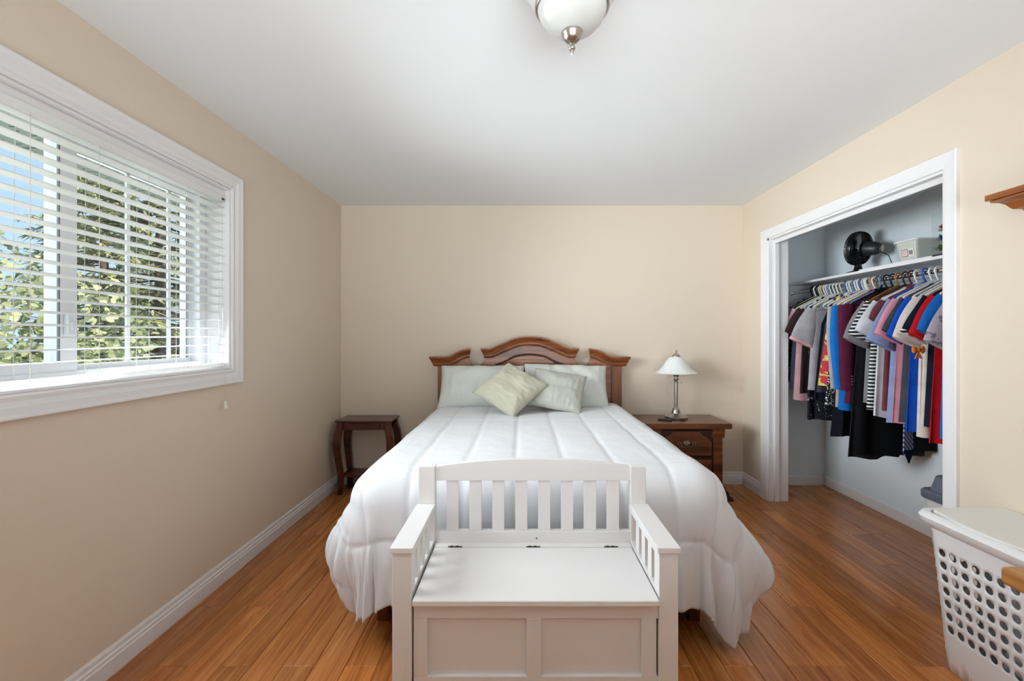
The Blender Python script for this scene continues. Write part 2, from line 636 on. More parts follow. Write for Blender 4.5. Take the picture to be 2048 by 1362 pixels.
rect_frame('window_jamb', XL - 0.15, XL + 0.001, WY0, WY1, WZ0, WZ1, 0.012, 0.012, 0.012, 0.012, M_TRIM, win)
rect_frame('window_frame', -1.80, -1.70, WY0 + 0.012, WY1 - 0.012, WZ0 + 0.012, WZ1 - 0.012, 0.05, 0.05, 0.035, 0.03, M_VINYL, win)
s1 = rect_frame('sash', -1.745, -1.71, 1.02, 1.755, 1.155, 2.055, 0.05, 0.072, 0.045, 0.03, M_VINYL, win)
bx(-1.729, -1.725, 1.065, 1.69, 1.195, 2.03).build('pane', M_GLASS, s1)
bx(-1.716, -1.7095, 1.682, 1.688, 1.2, 2.025).build('glazing_bead', M_VGREY, s1)
s2 = rect_frame('sash', -1.785, -1.75, 1.70, 2.42, 1.155, 2.055, 0.085, 0.042, 0.03, 0.03, M_VINYL, win)
bx(-1.769, -1.765, 1.78, 2.385, 1.18, 2.03).build('pane', M_GLASS, s2)
bx(-1.752, -1.744, 2.378, 2.386, 1.185, 2.03).build('glazing_bead', M_VGREY, s2)
bx(-1.752, -1.744, 1.785, 2.38, 2.02, 2.03).build('glazing_bead', M_VGREY, s2)
for y in (2.035, 2.272):
    bx(-1.764, -1.755, y - 0.009, y + 0.009, 1.185, 2.025).build('muntin', M_VINYL, s2)
lt = bx(-1.71, -1.69, 1.70, 1.728, 1.30, 1.38).build('latch', M_VINYL, s1, bevel=0.004)
bx(-1.69, -1.68, 1.706, 1.72, 1.32, 1.35).build('latch_lever', M_VINYL, lt, bevel=0.003)

# ------------------------------------------------------------------ window blind
blind = thing('window_blind', (-1.62, 1.72, WZ0 + 0.012), 'white horizontal slatted blind lowered over the window in the left wall', 'blind')
BY0, BY1 = 0.985, 2.455
bx(-1.61, -1.60, BY0 - 0.002, BY1 + 0.002, 2.052, 2.080).build('mounting_strip', M_TRIM, blind)
hr = bx(-1.648, -1.594, BY0, BY1, 2.014, 2.053).build('head_rail', M_SLAT, blind, bevel=0.006)
bx(-1.600, -1.592, BY1 - 0.035, BY1 - 0.012, 2.024, 2.034).build('bracket_clip', M_BLACKPL, hr)
ZS0, PITCH, NSL = 1.985, 0.0432, 19
tilt = math.radians(4.5)
g = MB()
prof = []
for i in range(7):
    a = -0.025 + 0.05 * i / 6
    prof.append((a, 0.0022 * (1 - (a / 0.025) ** 2)))
poly = [(-1.621 + a * math.cos(tilt), b + a * math.sin(tilt)) for a, b in prof] + [(-1.621 + a * math.cos(tilt), b - 0.0026 + a * math.sin(tilt)) for a, b in reversed(prof)]
g.prism(poly, BY0 + 0.004, BY1 - 0.004, 'y')
sl = g.build('slat', M_SLAT, blind, smooth=40)
sl.location.z = ZS0
for k in range(1, NSL):
    copy_to(sl, blind, (0, 0, ZS0 - k * PITCH))
zb = ZS0 - NSL * PITCH
bx(-1.647, -1.595, BY0 + 0.002, BY1 - 0.002, WZ0 + 0.016, WZ0 + 0.036).build('bottom_rail', M_SLAT, blind, bevel=0.005)
for y in (1.24, 1.478, 1.72, 1.95, 2.176, 2.40):
    for x in (-1.5935, -1.6485):
        MB().tube([(x, y + (0.006 if x < -1.62 else 0), 2.02), (x, y, 1.6), (x, y, WZ0 + 0.03)], 0.0011, 5).build('ladder_cord', M_CORD, blind, smooth=180)
MB().tube([(-1.585, 2.41, 2.03), (-1.584, 2.41, 1.6), (-1.570, 2.405, 1.13), (-1.551, 2.39, 1.10), (-1.549, 2.385, 0.955)], 0.0013, 5).build('lift_cord', M_CORD, blind, smooth=180)
MB().lathe([(0.002, 0.040), (0.005, 0.034), (0.008, 0.016), (0.012, 0.004), (0.011, 0.0), (0.004, -0.001)], 14, (-1.549, 2.385, 0.918)).build('tassel', M_CORD, blind, smooth=50)

# ------------------------------------------------------------------ outside: eave, ground, trees
eave = struct(bx(-2.46, -1.80, -0.5, 5.2, 2.20, 2.26).build('eave', plain('soffit_metal', (206, 204, 202), 0.5)))
for k in range(14):
    y = 0.9 + 0.32 * k
    bx(-2.46, -1.80, y, y + 0.004, 2.197, 2.20).build('panel_joint', M_VGREY, eave)
g = MB()
for k in range(13):
    for a in range(6):
        for b in range(7):
            x = -2.40 + 0.085 * b + (0.03 if a % 2 else 0)
            y = 0.9 + 0.32 * k + 0.05 + a * 0.045
            g.box(x, x + 0.022, y, y + 0.005, 2.1975, 2.20)
v = g.build('vent_slots', M_VGREY, eave)
v['kind'] = 'stuff'
struct(bx(-60, -3.2, -20, 60, -3.4, -3.0).build('ground', plain('grass_ground', (120, 140, 70), 0.95, vary=0.3, vscale=0.6)))

M_BARK = plain('bark', (92, 78, 64), 0.95, vary=0.25, vscale=10)
M_SPRUCE = leaf_mat('spruce_needles', (118, 126, 96), (200, 198, 146), 0.25)
M_LEAF = leaf_mat('round_leaves', (112, 126, 88), (218, 216, 168), 0.4)  # dark and pale tones put shade and sunlit highlights into the leaf colour
M_HEDGE = leaf_mat('hedge_leaves', (128, 160, 66), (206, 216, 120), 0.4)
M_TAN = leaf_mat('dry_leaves', (150, 128, 84), (206, 184, 132), 0.35)


def quad(g, p, d, w, n):
    """a leaf: pointed rhombus of length |d|, width w"""
    s = d.cross(n)
    if s.length < 1e-6: return
    s = s.normalized() * w * 0.5
    g.add([p, p + d * 0.45 + s, p + d, p + d * 0.45 - s], [(0, 1, 2, 3)])


def spruce(name, base, height, spread, label, seed, zlow):
    r = random.Random(seed)
    t = thing(name, base, label, 'tree', 'trees outside the window')
    B = Vector(base)
    MB().tube([B, B + Vector((0.03, 0, height * 0.5)), B + Vector((0, 0, height))], [0.22, 0.13, 0.02], 8).build('trunk', M_BARK, t, smooth=60)
    g = MB()
    wz = MB()
    z = zlow
    while z < height - 0.2:
        f = 1 - z / height
        L = spread * (f ** 0.75) + 0.15
        for k in range(9):
            a = r.uniform(0, 2 * PI)
            dirv = Vector((math.cos(a), math.sin(a), 0))
            ln = L * r.uniform(0.7, 1.1)
            p0 = B + Vector((0, 0, z + r.uniform(-0.15, 0.15)))
            pts = []
            for q in range(9):
                u = q / 8
                pts.append(p0 + dirv * ln * u + Vector((0, 0, -0.55 * ln * 0.45 * u + 0.28 * ln * u * u)))
            wz.tube(pts, [0.025 * (1 - 0.8 * q / 8) for q in range(9)], 4)
            for q in range(2, 9):
                for sd in (-1, 1):
                    for rep in range(2):
                        p = pts[q] + Vector((r.uniform(-.08, .08), r.uniform(-.08, .08), r.uniform(-.06, .04)))
                        side = dirv.cross(Vector((0, 0, 1))) * sd
                        d = (side * r.uniform(0.5, 1) + dirv * r.uniform(0.3, 0.9) + Vector((0, 0, r.uniform(-0.55, 0.05)))).normalized() * r.uniform(0.22, 0.42) * (0.6 + 0.4 * f)
                        for e in range(4):
                            dd = d + Vector((r.uniform(-.14, .14), r.uniform(-.14, .14), r.uniform(-.14, .1)))
                            quad(g, p + d * r.uniform(0, .5), dd * 0.7, 0.05, Vector((r.uniform(-.6, .6), r.uniform(-.6, .6), 1)))
        z += 0.30
    fo = g.build('needles', M_SPRUCE, t, recalc=False)
    fo['kind'] = 'stuff'
    b = wz.build('branches', M_BARK, t, recalc=False)
    b['kind'] = 'stuff'
    return t


def leafy(name, base, crown_c, rad, n, leaf, mat, label, cat, seed, lumps=14, trunk=True):
    r = random.Random(seed)
    t = thing(name, base, label, cat, 'trees outside the window')
    B = Vector(base)
    Cc = Vector(crown_c)
    if trunk:
        MB().tube([B, (B + Cc) / 2 + Vector((0.1, 0, 0)), Cc], [0.14, 0.10, 0.04], 8).build('trunk', M_BARK, t, smooth=60)
    cl = []
    for k in range(lumps):
        v = Vector((r.gauss(0, 1), r.gauss(0, 1), r.gauss(0, 1))).normalized()
        cl.append((Cc + Vector((v.x * rad[0], v.y * rad[1], v.z * rad[2])) * r.uniform(0.35, 0.8), r.uniform(0.32, 0.5)))
    g = MB()
    mr = sum(rad) / 3
    for k in range(n):
        c, rr = r.choice(cl)
        v = Vector((r.gauss(0, 1), r.gauss(0, 1), r.gauss(0, 1))).normalized()
        p = c + Vector((v.x * rad[0], v.y * rad[1], v.z * rad[2])) * rr * r.uniform(0.75, 1.05)
        d = Vector((r.gauss(0, 1), r.gauss(0, 1), r.gauss(0, 1) - 0.4)).normalized() * leaf * r.uniform(0.7, 1.3)
        nn = (v + Vector((r.uniform(-.8, .8), r.uniform(-.8, .8), r.uniform(-.2, 1)))).normalized()
        s = d.cross(nn)
        if s.length < 1e-5: continue
        s = s.normalized() * leaf * 0.46
        g.add([p, p + d * 0.3 + s, p + d * 0.75 + s * 0.75, p + d, p + d * 0.75 - s * 0.75, p + d * 0.3 - s], [(0, 1, 2, 3, 4, 5)])
    fo = g.build('foliage', mat, t, recalc=False)
    fo['kind'] = 'stuff'
    return t


spruce('spruce_tree', (-7.6, 9.6, -3.0), 10.5, 3.3, 'tall spruce with drooping sprays seen through the right-hand pane', 11, 1.2)
spruce('spruce_tree', (-11.2, 12.2, -3.0), 9.5, 3.0, 'farther spruce whose branch tips reach behind the left-hand pane', 23, 1.5)
leafy('broadleaf_tree', (-5.4, 4.6, -3.0), (-5.4, 4.4, 0.55), (1.9, 1.9, 2.05), 27000, 0.062, M_LEAF, 'round-leaved tree filling the lower left-hand window pane', 'tree', 3, 26)
leafy('hedge_bush', (-7.2, 12.5, -3.0), (-7.2, 12.5, -1.2), (3.2, 2.2, 1.7), 6000, 0.13, M_HEDGE, 'bright yellow-green bush low behind the right-hand pane', 'bush', 4, 18, False)
leafy('hedge_bush', (-13.5, 11.5, -3.0), (-13.5, 11.5, -1.1), (3.4, 2.4, 1.9), 6000, 0.15, M_HEDGE, 'lime bush left of the tall spruce beyond the lawn', 'bush', 6, 18, False)
leafy('dry_bush', (-12.0, 15.5, -3.0), (-12.0, 15.5, -0.2), (2.2, 2.0, 2.2), 4000, 0.15, M_TAN, 'tan leafed shrub between the spruces in the distance', 'bush', 8, 14, False)

# ------------------------------------------------------------------ ceiling light
LC = (0.152, 1.355, ZC)
cl = thing('ceiling_light', LC, 'frosted glass bowl ceiling light with a brushed nickel finial', 'ceiling light')
MB().lathe([(0.001, 0), (0.085, 0), (0.09, -0.006), (0.09, -0.02), (0.07, -0.03), (0.001, -0.03)], 40, LC, False).build('ceiling_canopy', M_NICKEL, cl, smooth=40)
MB().lathe([(0.160, -0.036), (0.170, -0.036), (0.172, -0.05), (0.166, -0.056), (0.158, -0.052), (0.158, -0.038)], 64, LC, False).build('upper_rim', M_NICKEL, cl, smooth=40)
MB().lathe([(0.06, -0.03), (0.164, -0.040), (0.162, -0.060), (0.152, -0.088), (0.136, -0.118), (0.118, -0.145), (0.106, -0.160)], 64, LC, False).build('upper_bowl', M_FROST, cl, smooth=50)
MB().lathe([(0.108, -0.150), (0.111, -0.158), (0.110, -0.168), (0.104, -0.171), (0.100, -0.168), (0.100, -0.152)], 64, LC, False).build('ring', M_NICKEL, cl, smooth=60)
MB().lathe([(0.104, -0.162), (0.101, -0.178), (0.092, -0.197), (0.076, -0.216), (0.055, -0.231), (0.03, -0.240), (0.004, -0.243)], 64, LC, False).build('lower_bowl', M_FROST, cl, smooth=50)
MB().lathe([(0.002, -0.234), (0.029, -0.234), (0.0325, -0.239), (0.031, -0.246), (0.028, -0.250), (0.027, -0.255), (0.018, -0.265), (0.008, -0.270), (0.005, -0.274), (0.006, -0.278),
            (0.0105, -0.283), (0.010, -0.288), (0.006, -0.291), (0.0065, -0.295), (0.003, -0.302), (0.0005, -0.307)], 24, LC, False).build('finial', M_NICKEL, cl, smooth=50)

# ------------------------------------------------------------------ bed with headboard
bed = thing('bed', (0.075, 3.9, 0), 'double bed with a carved stained pine headboard against the back wall', 'bed')
HX, HY = 0.075, 3.90


def hp(x, y):              # a point of the headboard front from where it shows in the photograph's back plane
    return ((x - 1042) / 233.3, 1.3 - (y - 671) / 233.3)


def arc(cx, cy, r, a0, a1, n):
    return [hp(cx + r * math.cos(math.radians(a0 + (a1 - a0) * i / n)), cy - r * math.sin(math.radians(a0 + (a1 - a0) * i / n))) for i in range(n + 1)]


def smooth_path(pts, n=6):
    out = []
    m = len(pts)
    for i in range(m - 1):
        p0, p1, p2, p3 = pts[max(i - 1, 0)], pts[i], pts[i + 1], pts[min(i + 2, m - 1)]
        for k in range(n):
            t = k / n
            out.append(tuple(0.5 * ((2 * p1[c]) + (-p0[c] + p2[c]) * t + (2 * p0[c] - 5 * p1[c] + 4 * p2[c] - p3[c]) * t * t + (-p0[c] + 3 * p1[c] - 3 * p2[c] + p3[c]) * t ** 3) for c in range(len(p1))))
    out.append(tuple(pts[-1]))
    return out


mid = 1059.5
sideL = smooth_path([(869, 731), (893, 731), (911, 726), (926, 718), (938, 715)], 5)
cenP = smooth_path([(970, 714.5), (985, 714), (1012, 702.5), (1036, 693), (1059.5, 690.5), (1083, 693), (1107, 702.5), (1134, 714), (1149, 714.5)], 5)
sideR = [(2 * mid - x, y) for x, y in reversed(sideL)]
out = [hp(876, 940), hp(876, 731)] + [hp(x, y - 4) for x, y in sideL[2:]]
out += arc(954, 714, 16.5, 180, 360, 12)[0:]
out += [hp(x, y - 4) for x, y in cenP]
out += arc(2 * mid - 954, 714, 16.5, 180, 360, 12)
out += [hp(x, y - 4) for x, y in sideR[:-2]] + [hp(1243, 731), hp(1243, 940)]
MB().prism(out, HY, HY + 0.035, 'y').build('headboard_panel', M_HEADB, bed)
for xa, xb in ((876, 897), (1222, 1243)):
    a, b = hp(xa, 733)
    c, d = hp(xb, 733)
    bx(a, c, HY - 0.014, HY + 0.045, 0, b).build('post', M_HEADBV, bed, bevel=0.004)
CROWN = [(-0.006, 0.0), (-0.006, 0.010), (0.006, 0.014), (0.010, 0.022), (0.026, 0.024), (0.030, 0.034), (0.036, 0.036), (0.044, 0.040), (0.060, 0.056), (0.066, 0.060), (0.074, 0.060), (0.077, 0.054), (0.077, -0.03), (-0.006, -0.03)]


def crown(path):
    pts = [Vector((hp(x, y)[0], 0, hp(x, y)[1])) for x, y in path]
    rings = []
    m = len(pts)
    for i, p in enumerate(pts):
        t = (pts[min(i + 1, m - 1)] - pts[max(i - 1, 0)]).normalized()
        nrm = Vector((-t.z, 0, t.x))
        ext = -1 if i == 0 else (1 if i == m - 1 else 0)
        rings.append([p + nrm * a + t * ext * max(0, b) * 0.62 + Vector((0, HY - b, 0)) for a, b in CROWN])
    return MB().rings(rings).build('crown_moulding', M_HEADB, bed, smooth=35)


crown(sideL)
crown(cenP)
crown(sideR)
bead = smooth_path([(984, 738), (992, 730), (1008, 724), (1030, 713), (1059.5, 709), (1089, 713), (1111, 724), (1127, 730), (1135, 738)], 5)
MB().tube([(hp(x, y)[0], HY - 0.003, hp(x, y)[1]) for x, y in bead], 0.009, 8).build('arch_bead', M_WALNUTD, bed, smooth=60)
inner = [hp(x, y) for x, y in bead]
for k in range(4):                       # boards of the arched field
    z1, z0 = 1.135 - 0.045 * k, 1.092 - 0.045 * k
    w = [0.13, 0.24, 0.30, 0.33][k]
    bx(HX - w, HX + w, HY - 0.004, HY + 0.001, z0, z1).build('field_board', M_HEADB, bed, bevel=0.002)
for x in (-0.67, 0.80):
    bx(x, x + 0.03, 2.05, HY, 0.20, 0.34).build('side_rail', M_HEADB, bed, bevel=0.003)
for x in (-0.655, 0.765):
    bx(x, x + 0.05, 2.07, 2.12, 0, 0.26).build('leg', M_HEADBV, bed, bevel=0.003)
bx(-0.64, 0.80, 2.04, 3.86, 0.26, 0.44).build('box_spring', M_MATT, bed, bevel=0.03, seg=3)
bx(-0.60, 0.75, 2.06, 3.84, 0.44, 0.66).build('mattress', M_MATT, bed, bevel=0.05, seg=4)


# comforter: quilted sheet draped over the mattress
def comforter():
    x0, x1, yf, yh, zt, r = -0.585, 0.735, 2.015, 3.80, 0.728, 0.15
    Ll, Lr, Lf = 0.63, 0.66, 0.645
    NU, NV = 230, 230

    def sst(a, b, x):
        t = max(0, min(1, (x - a) / (b - a)))
        return t * t * (3 - 2 * t)

    def fn(u, v):
        s = x0 - Ll + (x1 + Lr - x0 + Ll) * u
        t = yf - Lf + (yh - yf + Lf) * v
        qx, qy = min(max(s, x0), x1), max(t, yf)
        ox, oy = s - qx, t - qy
        Lx = Ll if ox < 0 else Lr
        mx, my = abs(ox) / Lx, abs(oy) / Lf
        m = max(mx, my)
        sgn = -1 if ox < 0 else 1
        # seams in sheet coordinates
        w = abs(((s + 0.023) / 0.22 + 0.5) % 1 - 0.5) * 0.22
        w = min(w, abs(t - 3.05))
        inside = m < 0.56
        w = min(w, abs(m - 0.56) * 0.62)
        pf = 1 - math.exp(-(w / 0.010) ** 1.2) + 0.35 * (1 - math.exp(-(w / 0.06) ** 2))
        lump = noise.noise(Vector((s * 4, t * 4, 3.1))) * 0.007 + noise.noise(Vector((s * 12, t * 9, 7.7))) * 0.0018
        if m <= 0:
            return Vector((s, t, zt + 0.0075 * pf + lump))
        phi = math.atan2(my, mx)
        cph, sph = math.cos(phi), math.sin(phi)
        corner = math.sin(2 * phi) ** 2 if (mx > 0 and my > 0) else 0
        right = sgn > 0
        Lc = Lx * cph * cph + Lf * sph * sph + corner * (0.20 if right else 0.07)
        side_drop = 0.12 if right else 0.03
        L = m * (Lc - side_drop * cph * cph)
        n = Vector((sgn * cph, -sph, 0)) if mx > 0 else Vector((0, -1, 0))
        if my == 0: n = Vector((sgn, 0, 0))
        aL = r * PI / 2
        if L < aL:
            al = L / r
            h, gz = r * math.sin(al), r * (1 - math.cos(al))
        else:
            al = PI / 2
            h, gz = r, r + (L - aL) * 0.985
        # coordinate running round the edge
        tau = (qy if sgn < 0 else -qy) if my == 0 else (qx if mx == 0 else (10 + sgn * 5 + phi * 0.42))
        if mx > 0 and my > 0:
            tau = (qy if sgn < 0 else -qy) * 0 + sgn * 7 + phi * 0.45
        if mx == 0:
            tau = 20 + qx
        if my == 0:
            tau = sgn * 7 - (qy - yf)
        if mx == 0:
            edge = min(qx - x0, x1 - qx)
            tau = (7 * (1 if qx > (x0 + x1) / 2 else -1)) + 0.45 * PI / 2 + edge
        fade = sst(0.35, 0.95, m)
        hang = max(0, L - aL) / (Lc - aL)
        fl = (0.155 if right else 0.035) * cph * cph + 0.012 * sph * sph
        belly = math.sin(min(1, hang) * PI) * (0.065 if not right else 0.03) * cph * cph
        h += fl * hang ** 0.7 - (0.05 if right else 0.02) * cph * cph * hang ** 3 + belly
        damp = 1 if mx > 0 else 0.55
        rip = noise.noise(Vector((tau * 4.6, 0.4 + hang * 0.45, 1.0 + sgn))) * 0.060 + (abs(noise.noise(Vector((tau * 9, hang * 0.7, 5.0)))) - 0.2) * 0.125 * (0.3 + 0.7 * hang) + (abs(noise.noise(Vector((tau * 21, hang * 1.2, 15.0)))) - 0.2) * 0.022
        gather = noise.noise(Vector((tau * 30, 2.0 + hang * 0.8, 9.0))) * 0.009 * sst(0.50, 0.60, m) * max(0, 1 - 1.5 * hang)
        h += (rip * fade + gather) * damp
        puff = (0.0085 * pf if inside else 0.008 * pf)
        nrm = n * math.sin(al) + Vector((0, 0, 1)) * math.cos(al)
        hemw = noise.noise(Vector((tau * 6, 0, 4.0))) * 0.035 * fade + noise.noise(Vector((tau * 15, 0, 8.0))) * 0.012 * fade
        p = Vector((qx, qy, 0)) + n * h + Vector((0, 0, zt - gz + hemw)) + nrm * (puff + lump)
        if mx == 0 or sph > 0.7:
            p.y = max(p.y, 1.812)
        p.z = max(p.z, 0.05)
        return p

    g = MB().grid(fn, NU, NV)
    o = g.single('comforter', M_COMF, (0.075, 2.9, 0.70), 'white quilted comforter spread over the bed and hanging to its sides', 'comforter', smooth=180, recalc=True)
    md = o.modifiers.new('thickness', 'SOLIDIFY')
    md.thickness = 0.010
    md.offset = -1
    return o


comforter()


def pillow(name, mat, w, h, T, loc, rot, label, cat, group, seed, pinch=0.07, flange=0.0, wr=0.012):
    r = Vector((seed * 3.7, seed * 1.3, seed))
    n = 44
    g = MB()

    def side(sg):
        def fn(a, b):
            u, v = 2 * a - 1, 2 * b - 1
            x = w / 2 * u * (1 - pinch * (1 - v * v))
            y = h / 2 * v * (1 - pinch * 1.1 * (1 - u * u))
            e = max(0, (1 - abs(u) ** 2.6)) * max(0, (1 - abs(v) ** 2.6))
            z = T / 2 * e ** 0.52
            ed = max(abs(u), abs(v))
            wn_ = noise.noise(Vector((x * 9, y * 9, sg)) + r) * wr + noise.noise(Vector((u * 9, v * 3, sg + 4)) + r) * wr * 0.7 * ed
            return Vector((x, y, sg * (z + wn_ * e ** 0.35)))
        return fn
    g.grid(side(1), n, n)
    g.grid(side(-1), n, n)
    o = g.build(name, mat, None, smooth=180, weld=0.0004)
    o.location = loc
    o.rotation_euler = rot
    return tag(o, label, cat, group)


lean = math.radians(58)
pillow('pillow', M_PILLOW, 0.70, 0.39, 0.19, (-0.318, 3.70, 0.885), (lean, 0.0, 0.0), 'pale sage pillow leaning on the left half of the headboard', 'pillow', 'sleeping pillows', 1, 0.05, 0, 0.022)
pillow('pillow', M_PILLOW, 0.69, 0.40, 0.19, (0.365, 3.70, 0.888), (lean, 0.03, 0.0), 'pale sage pillow leaning on the right half of the headboard', 'pillow', 'sleeping pillows', 2, 0.05, 0, 0.022)
E1 = Matrix.Rotation(math.radians(40), 3, 'X') @ Matrix.Rotation(math.radians(51), 3, 'Z')
pillow('throw_cushion', M_CUSH_A, 0.41, 0.39, 0.15, (-0.078, 3.37, 0.905), E1.to_euler(), 'greenish beige cushion standing on its corner in front of the pillows', 'cushion', 'throw cushions', 3, 0.05, 0, 0.02)
E2 = Matrix.Rotation(math.radians(42), 3, 'X') @ Matrix.Rotation(math.radians(-13), 3, 'Z')
pillow('throw_cushion', M_CUSH_B, 0.41, 0.38, 0.14, (0.275, 3.46, 0.885), E2.to_euler(), 'grey cushion tucked behind the beige one, leaning to the right', 'cushion', 'throw cushions', 4, 0.05, 0, 0.02)

# ------------------------------------------------------------------ storage bench
bench = thing('storage_bench', (0.0435, 1.58, 0), 'white wooden storage bench with slatted back and arms at the foot of the bed', 'bench')
BXL, BXR, BF, BR = -0.393, 0.480, 1.388, 1.785
PWD = 0.059
for x in (BXL, BXR - PWD):
    bx(x, x + PWD, BF, BF + 0.05, 0, 0.638).build('front_post', M_BENCH, bench, bevel=0.002)
    bx(x, x + PWD + (0.004 if x < 0 else 0), 1.745, BR, 0, 0.797).build('back_post', M_BENCH, bench, bevel=0.002)
    xa = x - 0.006
    bx(xa, xa + PWD + 0.012, BF - 0.008, 1.745, 0.638, 0.655).build('armrest', M_BENCH, bench, bevel=0.002)
    xi = x + PWD - 0.022 if x < 0 else x
    bx(xi, xi + 0.022, BF + 0.05, 1.745, 0.490, 0.513).build('side_rail', M_BENCH, bench, bevel=0.0015)
    bx(xi, xi + 0.022, BF + 0.05, 1.745, 0.618, 0.638).build('side_rail', M_BENCH, bench, bevel=0.0015)
    for k in range(3):
        y = BF + 0.05 + 0.0425 + k * 0.0785
        bx(xi + 0.003, xi + 0.019, y, y + 0.042, 0.513, 0.618).build('side_slat', M_BENCH, bench, bevel=0.001)
    bx(xi, xi + 0.022, BF + 0.05, 1.745, 0.06, 0.490).build('side_panel', M_BENCH, bench)
XI0, XI1 = BXL + PWD + 0.004, BXR - PWD
top = [(XI0, 0.741), (XI1, 0.741)]
for k in range(25):
    u = 1 - k / 24
    top.append((XI0 + (XI1 - XI0) * u, 0.795 + 0.029 * (1 - (2 * u - 1) ** 2)))
MB().prism(top, 1.752, 1.778, 'y').build('top_rail', M_BENCH, bench, bevel=0.0015)
bx(XI0, XI1, 1.752, 1.778, 0.488, 0.546).build('lower_back_rail', M_BENCH, bench, bevel=0.0015)
for k in range(8):
    x = (893 + 45.85 * k - 1042) * 1.76 / 910
    bx(x, x + 0.0464, 1.758, 1.774, 0.546, 0.742).build('back_slat', M_BENCH, bench, bevel=0.001)
bx(XI0 + 0.002, XI1 - 0.002, 1.716, 1.752, 0.485, 0.503).build('hinge_strip', M_BENCH, bench, bevel=0.001)
lid = bx(XI0 + 0.003, XI1 - 0.004, 1.366, 1.7135, 0.485, 0.503).build('seat_lid', M_BENCH, bench, bevel=0.003)
for px in (910.5, 1066.5, 1222):
    x = (px - 1042) * 1.715 / 910
    h = MB().tube([(x - 0.026, 1.7148, 0.5035), (x + 0.026, 1.7148, 0.5035)], 0.0032, 8).build('hinge', M_BRASS, lid)
    for q in range(2):
        bx(x - 0.018 + 0.02 * q, x - 0.008 + 0.02 * q, 1.7115, 1.7181, 0.5025, 0.5072).build('hinge_knuckle', M_BLACKPL, h)
bx(XI0, XI1, 1.396, 1.414, 0.432, 0.485).build('front_rail', M_BENCH, bench, bevel=0.0015)
bx(XI0, XI1, 1.396, 1.414, 0.06, 0.254).build('front_rail', M_BENCH, bench, bevel=0.0015)
for xa, xb in ((825.6, 855), (1053, 1083), (1283, 1313)):
    bx(max(XI0, (xa - 1042) * 1.396 / 910), min(XI1, (xb - 1042) * 1.396 / 910), 1.396, 1.414, 0.254, 0.432).build('front_stile', M_BENCH, bench, bevel=0.0015)
for xa, xb in ((855, 1053), (1083, 1283)):
    bx((xa - 1042) * 1.396 / 910, (xb - 1042) * 1.396 / 910, 1.408, 1.413, 0.25, 0.435).build('front_panel', M_BENCH, bench)
MB().lathe([(0.0028, -0.001), (0.0028, 0.001), (0.0005, 0.0012)], 10).xform(Matrix.Translation((0.06, 1.7515, 0.520)) @ Matrix.Rotation(PI / 2, 4, 'X')).build('screw_cap', M_BRASS, bench)
bx(XI0, XI1, 1.766, 1.776, 0.06, 0.488).build('back_panel', M_BENCH, bench)
bx(XI0, XI1, 1.414, 1.766, 0.06, 0.072).build('bottom_panel', M_BENCH, bench)

# ------------------------------------------------------------------ small side table on the left
st = thing('side_table', (-1.285, 3.83, 0), 'small dark cherry side table with curved legs in the left corner', 'side table')
TX0, TX1, TY0, TY1, TZ = -1.512, -1.058, 3.695, 3.965, 0.607
bx(TX0, TX1, TY0, TY1, TZ - 0.016, TZ).build('table_top', M_CHERRY, st, bevel=0.004)
ax0, ax1, ay0, ay1 = TX0 + 0.045, TX1 - 0.045, TY0 + 0.035, TY1 - 0.035
bx(ax0, ax1, ay0, ay0 + 0.016, TZ - 0.082, TZ - 0.016).build('apron', M_CHERRY, st)
bx(ax0, ax1, ay1 - 0.016, ay1, TZ - 0.082, TZ - 0.016).build('apron', M_CHERRY, st)
for x in (ax0 - 0.004, ax1 - 0.012):
    bx(x, x + 0.016, ay0, ay1, TZ - 0.082, TZ - 0.016).build('apron', M_CHERRY, st)
dr = bx(ax0 + 0.055, ax1 - 0.055, ay0 - 0.006, ay0, TZ - 0.076, TZ - 0.028).build('drawer', M_CHERRY, st, bevel=0.002)
MB().lathe([(0.004, 0), (0.005, 0.008), (0.009, 0.012), (0.010, 0.018), (0.007, 0.023), (0.001, 0.024)], 14).xform(Matrix.Translation((-1.285, ay0 - 0.006, TZ - 0.052)) @ Matrix.Rotation(PI / 2, 4, 'X')).build('knob', M_CHERRY, dr, smooth=50)
for sx in (-1, 1):
    for sy in (-1, 1):
        cx = TX0 + 0.035 if sx < 0 else TX1 - 0.035
        cy = TY0 + 0.030 if sy < 0 else TY1 - 0.030
        pts = smooth_path([(0.0, 0.591, 0.024), (0.004, 0.55, 0.026), (0.022, 0.47, 0.028), (0.027, 0.40, 0.027), (0.020, 0.32, 0.025), (0.006, 0.22, 0.023), (-0.002, 0.12, 0.021), (0.003, 0.0, 0.020)], 4)
        rings = []
        for o_, z, hw in pts:
            ox, oy = cx + sx * o_, cy + sy * o_ * 0.35
            rings.append([(ox + a * hw, oy + b * hw * 0.9, z) for a, b in ((-1, -.75), (-.75, -1), (.75, -1), (1, -.75), (1, .75), (.75, 1), (-.75, 1), (-1, .75))])
        MB().rings(rings).build('leg', M_CHERRY, st, smooth=40)
bx(TX0 + 0.035, TX1 - 0.035, TY0 + 0.03, TY1 - 0.03, 0.140, 0.155).build('lower_shelf', M_CHERRY, st, bevel=0.002)

